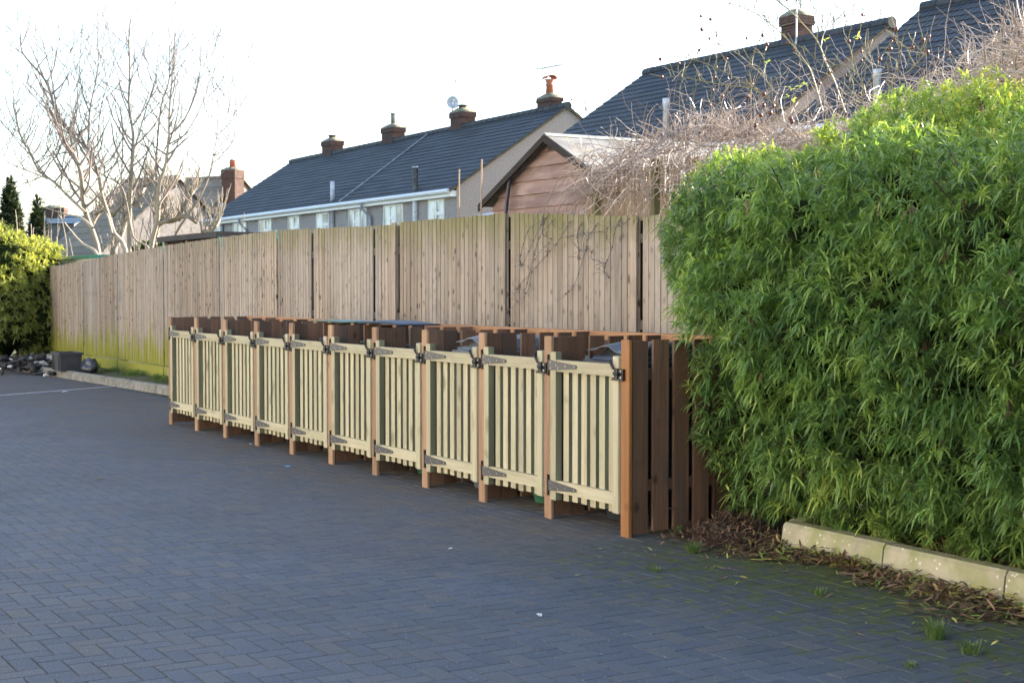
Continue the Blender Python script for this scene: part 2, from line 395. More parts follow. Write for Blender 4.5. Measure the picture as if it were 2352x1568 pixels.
MAT['mossy_post'] = wood('mossy_post', (0.06, 0.06, 0.03), (0.13, 0.125, 0.065), 'z', 0.2)
# roof tiles
def tiles(name, c1, c2, moss):
    t = NT(name); v = t.obj()
    c = t.mix(t.rnd(), c1, c2)
    c = t.mix(t.ramp(t.noise(v, 1.3, 5, 0.65), [(0.4, 0), (0.7, 0.6)]), c, moss)
    c = t.mix(t.ramp(t.noise(v, 14, 4, 0.7), [(0.62, 0), (0.72, 0.5)]), c, tuple(min(k * 3.2, 1) for k in c2))
    x = t.n('SeparateXYZ', {0: v}).outputs[0]
    wv = t.math('ABSOLUTE', t.math('SINE', t.math('MULTIPLY', x, math.pi / 0.165)))
    return t.done(c, 0.62, t.bump(wv, 0.6, 0.03), 0.35)
MAT['slate'] = tiles('grey_roof_tiles', (0.024, 0.028, 0.037), (0.046, 0.051, 0.062), (0.040, 0.043, 0.036))
MAT['rooftan'] = tiles('brown_roof_tiles', (0.19, 0.14, 0.095), (0.30, 0.23, 0.16), (0.14, 0.125, 0.075))
t = NT('pebbledash'); v = t.obj()
pn = t.noise(v, 26, 5, 0.75)
c = t.mix(t.ramp(pn, [(0.35, 0), (0.65, 1)]), (0.20, 0.175, 0.165), (0.49, 0.435, 0.41))
c = t.mix(t.ramp(t.noise(v, 0.5, 4), [(0.4, 0), (0.7, 0.4)]), c, (0.30, 0.265, 0.25))
MAT['dash'] = t.done(c, 0.9, t.bump(pn, 1.0, 0.03), 0.3)
def brick(name, c1, c2, mortar, scale=1.0):
    t = NT(name); v = t.obj()
    n = t.n('NewGeometry').outputs['Normal']
    ny = t.math('ABSOLUTE', t.n('SeparateXYZ', {0: n}).outputs[1])
    s = t.n('SeparateXYZ', {0: v}).outputs
    u = t.math('ADD', s[0], s[1])
    uv = t.n('CombineXYZ', {0: u, 1: s[2]}).outputs[0]
    b = t.n('TexBrick', {'Vector': uv, 'Color1': (*c1, 1), 'Color2': (*c2, 1), 'Mortar': (*mortar, 1), 'Scale': scale, 'Brick Width': 0.225, 'Row Height': 0.075, 'Mortar Size': 0.007})
    c = t.mix(t.ramp(t.noise(v, 6, 5), [(0.45, 0), (0.7, 0.6)]), b.outputs[0], tuple(k * 0.5 for k in c1))
    return t.done(c, 0.85, t.bump(b.outputs['Fac'], -0.4, 0.01), 0.2)
MAT['brick'] = brick('chimney_brick', (0.10, 0.05, 0.04), (0.06, 0.036, 0.032), (0.10, 0.09, 0.08))
MAT['mortar'] = simple('mossy_mortar', (0.20, 0.19, 0.13), 0.9, namp=0.4, dark=(0.08, 0.09, 0.03))
MAT['pot'] = simple('terracotta', (0.42, 0.14, 0.075), 0.7)
MAT['upvc'] = simple('white_upvc', (0.74, 0.75, 0.76), 0.35, namp=0.04)
t = NT('window_glass'); v = t.jitter(t.obj(), 9.0)
c = t.mix(t.ramp(t.noise(t.map(v, scale=(1, 1, .5)), 1.6, 3), [(0.42, 0), (0.55, 1)]), (0.16, 0.19, 0.21), (0.60, 0.67, 0.70))
MAT['pane'] = t.done(c, 0.05, None, 0.9)
MAT['pipe'] = simple('grey_pipe', (0.30, 0.32, 0.35), 0.5)
MAT['pipew'] = simple('white_pipe', (0.55, 0.58, 0.62), 0.45)
MAT['galv'] = simple('galvanised_flue', (0.40, 0.42, 0.43), 0.4, 0.5, namp=0.5, dark=(0.15, 0.15, 0.15))
MAT['dish'] = simple('dish_grey', (0.45, 0.47, 0.5), 0.45)
MAT['aerial'] = simple('aerial_alloy', (0.3, 0.3, 0.3), 0.45, 0.5)
MAT['verge_stone'] = simple('verge_mortar', (0.11, 0.088, 0.06), 0.9, namp=0.4, dark=(0.10, 0.10, 0.05))
MAT['shedwall'] = wood('faded_red_boards', (0.165, 0.11, 0.10), (0.28, 0.20, 0.185), 'x', 0.3, (0.12, 0.06, 0.05), 0.8, 0.3,
    lambda t, c: t.mix(t.ramp(t.noise(t.map(t.obj(), scale=(0.3, 1, 1)), 4, 5, 0.6), [(0.5, 0), (0.68, 0.6)]), c, (0.44, 0.36, 0.33)))
MAT['felt'] = simple('roof_felt', (0.15, 0.15, 0.15), 0.75, namp=0.4, nscale=3, dark=(0.28, 0.2, 0.1))
MAT['capfelt'] = simple('ridge_capping', (0.24, 0.26, 0.25), 0.8, namp=0.3)
MAT['felt_blue'] = simple('blue_felt', (0.10, 0.17, 0.25), 0.8, namp=0.15)
MAT['felt_dark'] = simple('dark_felt', (0.035, 0.033, 0.035), 0.85)
MAT['darkwood'] = wood('dark_bargeboard', (0.010, 0.008, 0.007), (0.03, 0.024, 0.02), 'x', 0.2)
MAT['cane'] = wood('bamboo_cane', (0.20, 0.14, 0.10), (0.42, 0.33, 0.25), 'z', 0)
MAT['hose'] = simple('black_hose', (0.02, 0.025, 0.05), 0.4)
MAT['render'] = simple('house_render', (0.40, 0.37, 0.33), 0.9)
MAT['renderg'] = simple('grey_render', (0.15, 0.14, 0.14), 0.9, namp=0.3)
MAT['conifer'] = leafmat('conifer_leaves', [(0.0, (0.02, 0.034, 0.016)), (0.6, (0.04, 0.06, 0.026)), (1.0, (0.09, 0.10, 0.045))], 0.15, 0.6)
MAT['laurel'] = leafmat('evergreen_leaves', [(0.0, (0.03, 0.06, 0.015)), (0.6, (0.06, 0.11, 0.025)), (1.0, (0.14, 0.2, 0.05))], 0.3, 0.4)
MAT['crate'] = simple('grey_plastic_crate', (0.045, 0.047, 0.055), 0.5, namp=0.2)
MAT['pale_junk'] = simple('pale_rubble', (0.42, 0.41, 0.40), 0.8, var=1.0)
MAT['dark_junk'] = simple('dark_rubble', (0.03, 0.027, 0.026), 0.9, var=1.0)
MAT['steelpost'] = simple('steel_post', (0.16, 0.17, 0.19), 0.5, 0.2)
MAT['greenlid'] = simple('green_plastic_trim', (0.02, 0.17, 0.13), 0.4)
MAT['cream'] = simple('cream_plastic', (0.55, 0.52, 0.46), 0.5)
MAT['twine'] = simple('turquoise_twine', (0.10, 0.50, 0.45), 0.5)
MAT['paper'] = simple('scrap_paper', (0.6, 0.62, 0.66), 0.7, var=0.5)
MAT['card'] = simple('scrap_blue', (0.15, 0.35, 0.55), 0.6)

# ------------------------------------------------------------------ ground, paving, kerbs
g = MB(); g.quad([(-400, -60, -0.05), (400, -60, -0.05), (400, 900, -0.05), (-400, 900, -0.05)])
tag(g.build('ground', MAT['ground']), kind='structure')
def in_yard_clip(pts): return pts
pv = empty('paving', (0, 0, 0)); pv['kind'] = 'structure'
bed = MB(); 
bx = [(-42, 2.0), (8, 2.0), (8, -14), (-42, -14)]
bed.quad([tuple(L2W(x, y, -0.0036)) for x, y in reversed(bx)])
bo = bed.build('joint_bed', MAT['joint'], pv)
def pavers():
    wd = 0.1; gap = 0.0024; bev = 0.0018
    rects = []
    # 90 degree herringbone: horizontal block at (i,j) with i-j = 0 mod 4, upright block beside it
    n = 520
    I, J = np.meshgrid(np.arange(-440, 110), np.arange(-150, 22), indexing='ij')
    k = (I - J) % 4
    hI, hJ = I[k == 0], J[k == 0]
    vI, vJ = I[k == 3], J[k == 3]
    R = np.concatenate([np.stack([hI * wd, hI * wd + 2 * wd, hJ * wd, hJ * wd + wd], 1),
                        np.stack([vI * wd, vI * wd + wd, (vJ) * wd, (vJ) * wd + 2 * wd], 1)])
    cx, cy = (R[:, 0] + R[:, 1]) / 2, (R[:, 2] + R[:, 3]) / 2
    # keep what a camera near the photographer's could see, and leave the planted strips out
    m3 = np.array(M)
    wx = m3[0, 0] * cx + m3[0, 1] * cy + m3[0, 3]; wy = m3[1, 0] * cx + m3[1, 1] * cy + m3[1, 3]
    keep = (wy > 3.6) & (np.abs(wx) < 0.36 * wy + 1.3) & (wy < 34)
    keep &= ~((cx > 0.75) & (cy > 0.52)) & ~((cx < -9.2) & (cy > 1.28)) & (cy < 1.34)
    R = R[keep]; N = len(R)
    x0, x1, y0, y1 = R[:, 0] + gap, R[:, 1] - gap, R[:, 2] + gap, R[:, 3] - gap
    zt = np.clip(nr.normal(0, 0.0005, N), -.001, .001); tx = nr.normal(0, 0.0025, N); ty = nr.normal(0, 0.0025, N)
    zt -= np.where(nr.random(N) < .02, .0016, 0)
    cxx, cyy = (x0 + x1) / 2, (y0 + y1) / 2
    V = np.zeros((N, 8, 3))
    cor = [(x0, y0), (x1, y0), (x1, y1), (x0, y1)]
    inn = [(x0 + bev, y0 + bev), (x1 - bev, y0 + bev), (x1 - bev, y1 - bev), (x0 + bev, y1 - bev)]
    for q in range(4):
        V[:, q, 0], V[:, q, 1] = cor[q]; V[:, q, 2] = -0.006 + zt
        V[:, q + 4, 0], V[:, q + 4, 1] = inn[q]; V[:, q + 4, 2] = zt
    for q in range(8): V[:, q, 2] += (V[:, q, 0] - cxx) * tx + (V[:, q, 1] - cyy) * ty
    W = np.einsum('ij,nkj->nki', m3[:3, :3], V) + m3[:3, 3]
    base = (np.arange(N) * 8)[:, None, None]
    F = np.array([[4, 5, 6, 7], [0, 1, 5, 4], [1, 2, 6, 5], [2, 3, 7, 6], [3, 0, 4, 7]])[None] + base
    rr = np.repeat(nr.random(N), 5)
    return np_mesh('paver_blocks', W.reshape(-1, 3), F.reshape(-1, 4), rr, MAT['paver'], pv)
pavers()
# white line of painted blocks at the far end of the yard
pl = MB()
a0, a1 = at_z(-40, 911.5), at_z(436, 874)
dv = (a1 - a0); ln = dv.length; dv.normalize(); pn_ = Vector((-dv.y, dv.x, 0))
q = 0.0
while q < ln - 0.2:
    e = min(q + 0.385, ln)
    A, B_ = a0 + dv * q, a0 + dv * e
    pl.quad([(A - pn_ * 0.045 + Vector((0, 0, .006)))[:], (B_ - pn_ * 0.045 + Vector((0, 0, .006)))[:], (B_ + pn_ * 0.045 + Vector((0, 0, .006)))[:], (A + pn_ * 0.045 + Vector((0, 0, .006)))[:]])
    q += 0.4
tag(pl.build('painted_line', MAT['paint']), kind='structure')

def kerb_run(name, pts, mat, h=0.14, w=0.13, step=0.9, batter=0.025):   # pts: polyline of the foot of the face, yard frame
    mb = MB()
    P = [Vector((x, y, 0)) for x, y in pts]
    # resample
    segs = []
    for i in range(len(P) - 1):
        d = (P[i + 1] - P[i]); l = d.length; n = max(1, round(l / step)) if l > step * 0.6 else 1
        for k in range(n):
            segs.append((P[i] + d * (k / n), P[i] + d * ((k + 1) / n), i))
    for A, B_, _ in segs:
        d = (B_ - A).normalized(); nn = Vector((-d.y, d.x, 0))          # to the back (left of travel)
        A2, B2 = A + d * 0.005, B_ - d * 0.005
        dz = rng.uniform(-0.004, 0.004); off = rng.uniform(-0.004, 0.004)
        prof = [(0 + off, -0.05), (batter + off, h - 0.022), (batter + 0.018 + off, h), (w, h), (w, -0.05)]
        b = len(mb.v); r_ = rng.random()
        for Q in (A2, B2):
            for o_, z in prof: mb.v.append(tuple(Q + nn * o_ + Vector((0, 0, z + dz))))
        n = len(prof)
        for i in range(n):
            j = (i + 1) % n
            mb.face([b + i, b + n + i, b + n + j, b + j], r_)
        mb.face([b + i for i in range(n)], r_); mb.face([b + n + i for i in range(n - 1, -1, -1)], r_)
    o = mb.build(name, mat); in_yard(o); tag(o, kind='structure'); return o
k1 = Mi @ at_z(1790, 1262); k2 = Mi @ at_z(2352, 1397)
slope = (k2.y - k1.y) / (k2.x - k1.x)
# travel so that the back of the kerb lies to the left: from near left corner to the right
kx = k1.x
arc = [(kx - 0.16, k1.y + 0.75), (kx - 0.16, k1.y + 0.30), (kx - 0.11, k1.y + 0.13), (kx, k1.y)]
arc += [(kx + 6, k1.y + slope * 6)]
kerb_run('kerb', arc, MAT['kerb_pale'], 0.162)
k3 = Mi @ at_z(388, 908); k4 = Mi @ at_z(52, 853)
kerb_run('kerb', [(k4.x - 0.1, k4.y + 0.5), (k4.x, k4.y), (k3.x, k3.y), (-8.9, k3.y + 0.02)], MAT['kerb_grey'], 0.13, 0.13, 0.6)
def bumpy_sheet(name, x0, x1, y0, y1, z, mat, res=0.12, amp=0.03, hfun=None):
    mb = MB(); nx = int((x1 - x0) / res) + 1; ny = int((y1 - y0) / res) + 1
    for j in range(ny + 1):
        for i in range(nx + 1):
            x = x0 + (x1 - x0) * i / nx; y = y0 + (y1 - y0) * j / ny
            zz = z + amp * mnoise.noise(Vector((x * 2.3, y * 2.3, 5))) + amp * 0.6 * mnoise.noise(Vector((x * 7, y * 7, 1)))
            mb.v.append((x, y, zz))
    for j in range(ny):
        for i in range(nx):
            b = j * (nx + 1) + i; mb.face([b, b + 1, b + nx + 2, b + nx + 1])
    o = mb.build(name, mat, smooth=True); in_yard(o); tag(o, kind='structure'); return o
bumpy_sheet('soil_bed', kx - 0.1, 7.0, k1.y + 0.1, 2.3, 0.095, MAT['soil'])
bumpy_sheet('verge', k4.x + 0.05, -9.0, k3.y + 0.1, 2.3, 0.105, MAT['verge'])
bumpy_sheet('soil', -9.0, kx - 0.1, 1.36, 2.3, 0.03, MAT['soil'])

# ------------------------------------------------------------------ leaf helpers (numpy)
def leaf_clusters(P, Nrm, nleaf, length, width, droop, rndc, spread=(0.35, 1.15), jit=0.35):
    """P (k,3) cluster centres, Nrm (k,3) axes -> vertex and quad arrays of curved narrow leaves"""
    K = len(P); n = K * nleaf
    ax = np.repeat(Nrm, nleaf, 0); c = np.repeat(P, nleaf, 0)
    a = nr.random(n) * 2 * np.pi; el = nr.uniform(spread[0], spread[1], n)
    ref = np.where(np.abs(ax[:, 2:3]) < 0.9, np.array([[0, 0, 1.0]]), np.array([[1.0, 0, 0]]))
    u = np.cross(ax, ref); u /= np.linalg.norm(u, axis=1, keepdims=True); v = np.cross(ax, u)
    d = ax * np.cos(el)[:, None] + (u * np.cos(a)[:, None] + v * np.sin(a)[:, None]) * np.sin(el)[:, None]
    d += nr.normal(0, jit * 0.25, (n, 3)); d /= np.linalg.norm(d, axis=1, keepdims=True)
    L = length * nr.uniform(0.65, 1.2, n); Wd = width * nr.uniform(0.75, 1.2, n)
    side = np.cross(d, np.array([[0, 0, 1.0]])) + nr.normal(0, 0.25, (n, 3)); side /= np.linalg.norm(side, axis=1, keepdims=True) + 1e-9
    dr = droop * nr.uniform(0.5, 1.5, n) * (0.25 + np.sin(el))
    st = [0.0, 0.33, 0.68, 1.0]; wd = [0.35, 1.0, 0.8, 0.06]
    c = c + ax * (nr.uniform(-0.35, 0.15, n) * length)[:, None]
    V = np.zeros((n, 8, 3))
    for i, (t_, w_) in enumerate(zip(st, wd)):
        ctr = c + d * (L * t_)[:, None]; ctr[:, 2] -= dr * L * t_ ** 2
        V[:, 2 * i] = ctr - side * (Wd * w_ / 2)[:, None]; V[:, 2 * i + 1] = ctr + side * (Wd * w_ / 2)[:, None]
    F = np.array([[0, 1, 3, 2], [2, 3, 5, 4], [4, 5, 7, 6]])[None] + (np.arange(n) * 8)[:, None, None]
    rr = np.repeat(np.clip(np.repeat(rndc, nleaf) + nr.normal(0, 0.12, n), 0, 1), 3)
    return V.reshape(-1, 3), F.reshape(-1, 4), rr

def lumps_field(p, C, R):                                 # signed value (<0 inside) and outward direction
    q = (p[:, None, :] - C[None]) / R[None]
    d = np.linalg.norm(q, axis=2); e = (d - 1) * R.min(1)[None]
    i = e.argmin(1); ii = np.arange(len(p))
    nrm = q[ii, i] / R[i]; nrm /= np.linalg.norm(nrm, axis=1, keepdims=True) + 1e-9
    return e[ii, i], nrm
def vnoise(p, s, seed=0.0):
    return np.array([mnoise.noise(Vector((x * s + seed, y * s, z * s))) for x, y, z in p])

# ------------------------------------------------------------------ near hedge on the right
def near_hedge():
    C, R = [], []
    rr = random.Random(5)
    x = -1.05
    # upper part leaning left over the back of the store
    C += [(-0.98, 1.62, 1.72), (-0.75, 1.55, 1.98), (-0.45, 1.45, 1.95), (-0.95, 1.62, 1.45)]; R += [(0.42, .5, .42), (.5, .6, .42), (.5, .75, .6), (.36, .42, .36)]
    x = 0.1
    while x < 5.2:
        yo = 0.02 * max(0, x)
        C.append((x + 0.15, 1.28 + rr.uniform(-.05, .05) - yo, 1.1)); R.append((0.62, 0.92, 1.27 + rr.uniform(-.06, .06) + 0.03 * min(x, 3)))
        C.append((x + 0.2, 1.72 - yo, 2.03 if x > .4 else 1.93)); R.append((0.6, 0.62, 0.74 + rr.uniform(-.08, .08) + 0.03 * min(x, 3)))
        x += 0.5
    # billows on the front face
    for (px, py, pz, ra) in ((0.30, .62, 1.45, .42), (0.28, .72, .85, .38), (0.42, .78, .48, .33), (0.95, .60, 1.25, .48), (1.0, .66, .62, .40), (0.85, .72, 1.95, .46),
                             (1.6, .56, 1.5, .5), (1.55, .60, .8, .46), (1.65, .66, 2.05, .46), (2.2, .50, 1.15, .52), (2.25, .55, .65, .42), (2.3, .58, 1.85, .5),
                             (2.95, .45, 1.45, .52), (2.9, .5, .75, .46), (3.0, .6, 2.1, .5), (3.7, .4, 1.1, .55), (3.7, .5, 1.8, .55), (4.4, .4, 1.4, .6), (0.05, .95, 1.6, .5), (0.0, 1.0, 2.1, .42)):
        C.append((px, py, pz)); R.append((ra, ra * .95, ra * .95))
    C, R = np.array(C), np.array(R)
    n = 190000
    p = np.stack([nr.uniform(-1.6, 5.2, n), nr.uniform(-0.2, 2.2, n), nr.uniform(0.12, 2.95, n)], 1)
    e, nm = lumps_field(p, C, R)
    ok = (e > -0.26) & (e < 0.0) & (p[:, 1] < 2.1)
    ok &= ~((p[:, 0] < 0.1) & (p[:, 1] < 1.12) & (p[:, 2] < 1.32))
    ok &= ~((p[:, 1] > 1.6) & (p[:, 2] < 1.9) & (p[:, 0] > 0.2))
    ok &= ~((p[:, 1] < k1.y + 0.1) & (p[:, 2] < 0.42) & (nr.random(n) < 0.75))
    p, nm, e = p[ok], nm[ok], e[ok]
    nz = vnoise(p, 2.6); nz2 = vnoise(p, 7.0, 9)
    keep = (e > -0.24 + 0.06 * nz + 0.05 * nz2) | (nr.random(len(p)) < 0.45)
    p, nm, e, nz = p[keep], nm[keep], e[keep], nz[keep]
    nz3 = vnoise(p, 1.1, 4)
    sel = nr.permutation(len(p))[:17500]
    p, nm, e, nz, nz3 = p[sel], nm[sel], e[sel], nz[sel], nz3[sel]
    axis = nm * 0.6 + np.array([0, 0, 0.85]) + nr.normal(0, 0.2, p.shape); axis /= np.linalg.norm(axis, axis=1, keepdims=True)
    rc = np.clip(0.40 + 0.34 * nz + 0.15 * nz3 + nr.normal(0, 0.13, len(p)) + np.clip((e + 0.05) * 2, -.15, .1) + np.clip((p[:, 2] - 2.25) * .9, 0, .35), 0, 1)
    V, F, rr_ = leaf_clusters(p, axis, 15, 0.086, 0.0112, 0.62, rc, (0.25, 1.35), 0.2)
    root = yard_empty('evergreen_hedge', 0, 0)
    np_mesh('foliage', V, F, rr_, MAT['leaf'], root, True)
    di = nr.permutation(len(p))[:170]
    V, F, rr_ = leaf_clusters(p[di] - nm[di] * 0.03, -np.abs(axis[di]) * np.array([.3, .3, 1.0]), 9, 0.075, 0.011, 0.3, np.full(170, .35), (0.1, 0.8))
    np_mesh('dead_leaves', V, F, rr_, MAT['litter'], root, True)
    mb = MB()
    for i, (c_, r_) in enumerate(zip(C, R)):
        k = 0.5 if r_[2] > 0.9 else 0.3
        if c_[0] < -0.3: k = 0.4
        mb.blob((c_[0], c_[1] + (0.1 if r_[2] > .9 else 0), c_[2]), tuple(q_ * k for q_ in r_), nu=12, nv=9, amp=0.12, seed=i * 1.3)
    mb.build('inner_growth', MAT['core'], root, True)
    sb = MB()
    for i in range(170):
        j = rng.randrange(len(p)); q = Vector(p[j]); n_ = Vector(nm[j])
        a_ = q - n_ * rng.uniform(0.2, 0.4) - Vector((0, 0, rng.uniform(0.1, 0.3)))
        sb.tube([a_, (a_ + q) / 2 + Vector((rng.uniform(-.04, .04), rng.uniform(-.04, .04), 0.04)), q], [0.007, 0.005, 0.003], 4)
    for i in range(14):
        x = 0.5 + i * 0.32; y = k1.y + rng.uniform(0.4, 0.7)
        sb.tube([(x, y, 0.05), (x + rng.uniform(-.1, .1), y - 0.1, 0.35), (x + rng.uniform(-.2, .2), y - rng.uniform(0, .3), 0.7)], [0.02, 0.015, 0.008], 5)
    sb.build('stems', MAT['stem'], root)
    tag(root, 'large billowing evergreen hedge of narrow drooping green leaves behind the pale kerb at right', 'hedge')
near_hedge()

# ------------------------------------------------------------------ bin store
store = yard_empty('bin_store', 0, 0)
tag(store, 'long open timber bin store of ten bays with pale slatted gates', 'bin store')
PH = 1.234; SD = 0.95
for i in range(11):
    x = -i * BAY
    mb = MB(); mb.box(-0.045, 0.045, 0.0, 0.028, 0.0, PH - 0.0, ch=0.005)
    o = mb.build('post', MAT['amber'] if i == 0 else MAT['orange'], store, loc=(x, 0, 0))
    mb = MB()
    y = 0.032; bw = 0.118
    k = 0
    while y + bw < SD + 0.02:
        mb.box(0.018, 0.041, y, y + bw, rng.uniform(0.015, 0.03), PH - 0.002 - rng.uniform(0, 0.006)); 
        y += bw + (0.008 if k == 0 and i else 0.043); k += 1
    mb.build('partition', MAT['brown'], store, loc=(x, 0, 0))
    for zz in (0.28, 0.98 if i == 0 else 1.0):
        mb = MB(); mb.box(-0.033, 0.0155, 0.034, SD - 0.02, zz, zz + 0.07); mb.build('cross_rail', MAT['brownx'], store, loc=(x, 0, 0))
    mb = MB(); mb.box(-0.05, 0.03, SD + 0.0265, SD + 0.1, 0.0, PH - 0.06)
    mb.build('rear_post', MAT['brown'], store, loc=(x, 0, 0))
for i in range(10):
    mb = MB(); x0 = -(i + 1) * BAY + 0.04; x1 = -i * BAY - 0.06
    x = x0
    while x + 0.1 < x1 + 0.03:
        mb.box(x, x + 0.112, SD, SD + 0.022, rng.uniform(.02, .04), PH - 0.065 + rng.uniform(-.004, .004)); x += 0.155
    mb.build('back_boards', MAT['brown'], store)
mb = MB()
for i in range(10):
    mb.box(-(i + 1) * BAY + 0.0 - (0.05 if i == 9 else 0), -i * BAY - 0.004 + (0.03 if i == 0 else 0), SD - 0.006, SD + 0.1, PH - 0.055, PH + 0.0)
mb.build('top_rail', MAT['orangex'], store)
st = MB(); st.box(-0.012, -0.004, 0, 0.002, 0, 0.14); 
st.build('white_strip', MAT['paper'], store, loc=(-4 * BAY + 0.052, -0.003, 0.36))

def make_gate():
    Wg = BAY - 0.1
    mb = MB()
    mb.box(0.0, 0.066, -0.012, 0.036, 0.135, 1.13)
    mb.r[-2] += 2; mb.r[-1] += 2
    mb.box(Wg - 0.066, Wg - 0.004, -0.016, 0.04, 0.14, 1.13, ch=0.003)
    n = 6; p0 = 0.108; pit = (Wg - 0.066 - 0.03 - p0 - 0.068) / (n - 1)
    for k in range(n):
        x = p0 + k * pit + rng.uniform(-.002, .002)
        mb.box(x, x + 0.064, 0.024, 0.092, 0.138 + rng.uniform(-.004, .004), 1.035)
        mb.r[-2] += 2; mb.r[-1] += 2  # marks both slat sides for the painted shade
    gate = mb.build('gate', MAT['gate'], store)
    for zz in (1.0, 0.19):
        m = MB(); m.box(0.0675, Wg - 0.0675, -0.009, 0.0225, zz, zz + 0.078)
        m.build('rail', MAT['gatex'], gate)
        m = MB(); zc = zz + 0.04
        poly = [(-0.02, zc - 0.036), (0.30, zc - 0.013), (0.318, zc - 0.008), (0.318, zc + 0.008), (0.30, zc + 0.013), (-0.02, zc + 0.036)]
        m.prism(poly, -0.0165, -0.0125, 0.5)
        h = m.build('hinge', MAT['hinge'], gate)
        m = MB(); m.tube([(-0.03, -0.012, zc - 0.07), (-0.03, -0.012, zc + 0.07)], 0.0085, 8, 0.4)
        m.box(-0.052, -0.031, -0.0085, -0.003, zc - 0.07, zc + 0.07, 0.4)
        m.build('hinge_bar', MAT['black'], gate)
        m = MB()
        for (sx_, sz) in ((0.01, 0.02), (0.01, -0.02), (0.075, 0.0), (0.10, -0.015), (0.19, 0.0), (0.295, 0.0)):
            m.lathe([(0.0042, 0), (0.0035, 0.002)], (0, 0, 0), 8)
            nvt = 16
            for q in range(len(m.v) - nvt, len(m.v)):
                vx, vy, vz = m.v[q]; m.v[q] = (vx + sx_, -0.0172 - vz, vy + zc + sz)
        m.build('screws', MAT['screw'], gate)
    m = MB(); zc = 1.02; x0 = Wg - 0.05
    m.box(x0, x0 + 0.052, -0.028, -0.0165, zc - 0.035, zc + 0.035, 0.5)
    m.box(x0 + 0.0525, x0 + 0.105, -0.022, -0.004, zc - 0.04, zc + 0.032, 0.5)
    m.tube([(x0 + 0.012, -0.03, zc + 0.03), (x0 + 0.004, -0.034, zc + 0.05), (x0 - 0.012, -0.038, zc + 0.075), (x0 - 0.006, -0.04, zc + 0.09)], [0.008, 0.01, 0.009, 0.006], 6, 0.5)
    m.tube([(x0 + 0.035, -0.036, zc), (x0 + 0.075, -0.036, zc)], 0.009, 8, 0.5)
    m.box(x0 - 0.012, x0 + 0.105, -0.030, -0.0285, zc - 0.042, zc - 0.03, 0.5)
    m.build('latch', MAT['black'], gate)
    m = MB()
    for (sx_, sz) in ((0.01, 0.02), (0.01, -0.015), (0.09, 0.018), (0.09, -0.02)):
        m.box(x0 + sx_ - .004, x0 + sx_ + .004, -0.0305, -0.0282, zc + sz - .004, zc + sz + .004)
    m.build('latch_screws', MAT['screw'], gate)
    return gate
gate0 = make_gate()
for i in range(10):
    gt = gate0 if i == 0 else copy_tree(gate0, store)
    gt.location = (-(i + 1) * BAY + 0.05, 0.004, rng.uniform(-0.004, 0.004))

# ------------------------------------------------------------------ wheelie bins
def make_bin(mat_body, mat_lid, hump):
    root = empty('wheelie_bin', (0, 0, 0))
    def ring(w_, d0, d1, z, c_=0.05):
        return [(-w_ + c_, d0, z), (w_ - c_, d0, z), (w_, d0 + c_, z), (w_, d1 - c_, z), (w_ - c_, d1, z), (-w_ + c_, d1, z), (-w_, d1 - c_, z), (-w_, d0 + c_, z)]
    def loft(mb, rings):
        b = len(mb.v)
        for rg in rings: mb.v += rg
        n = 8
        for l in range(len(rings) - 1):
            for i in range(n):
                j = (i + 1) % n; mb.face([b + l * n + i, b + l * n + j, b + (l + 1) * n + j, b + (l + 1) * n + i], .5)
        mb.face([b + i for i in range(n - 1, -1, -1)], .5); mb.face([b + (len(rings) - 1) * n + i for i in range(n)], .5)
    mb = MB()
    loft(mb, [ring(.21, .12, .58, .02), ring(.24, .06, .64, .3), ring(.275, .01, .68, .93), ring(.275, .01, .68, .95), ring(.295, -.015, .70, .955), ring(.295, -.015, .70, 1.01)])
    for k in range(9): mb.box(-.26 + k * .06, -.255 + k * .06, -.022, -.0155, .955, 1.005, .5)
    body = mb.build('body', mat_body, root)
    mb = MB()
    if hump:
        loft(mb, [ring(.305, -.03, .71, 1.012, .06), ring(.305, -.03, .71, 1.055, .06), ring(.27, .02, .68, 1.06, .06), ring(.26, .04, .67, 1.085, .06)])
        loft(mb, [ring(.235, .07, .64, 1.086, .06), ring(.20, .11, .62, 1.15, .06), ring(.15, .16, .58, 1.168, .05)])
        # curled front flap of the lid
        pts = [(-.27, 1.118), (-.16, 1.128), (-.10, 1.15), (-.03, 1.152), (.05, 1.118), (.12, 1.108), (.24, 1.118)]
        b = len(mb.v)
        for x, z in pts: mb.v += [(x, .02, z), (x, .16, z + .022), (x, .16, z + .012), (x, .02, z - .008)]
        for i in range(len(pts) - 1):
            for k in range(4):
                k2 = (k + 1) % 4; mb.face([b + i * 4 + k, b + i * 4 + k2, b + i * 4 + 4 + k2, b + i * 4 + 4 + k], .5)
    else:
        loft(mb, [ring(.305, -.03, .71, 1.012, .06), ring(.305, -.03, .71, 1.035, .06), ring(.26, .02, .68, 1.055, .06), ring(.19, .1, .6, 1.066, .05)])
    lid = mb.build('lid', mat_lid, root)
    mb = MB(); mb.tube([(-.2, .705, .99), (-.2, .76, 1.0), (.2, .76, 1.0), (.2, .705, .99)], .014, 8)
    mb.build('handle', mat_body, root)
    for sx_ in (-.24, .24):
        m = MB(); n0 = len(m.v)
        m.lathe([(.05, -.025), (.1, -.025), (.1, .025), (.05, .025)], (0, 0, 0), 18)
        m.v = [(z + sx_, x + .62, y + .1) for x, y, z in m.v]
        m.build('wheel', MAT['tyre'], root)
    return root
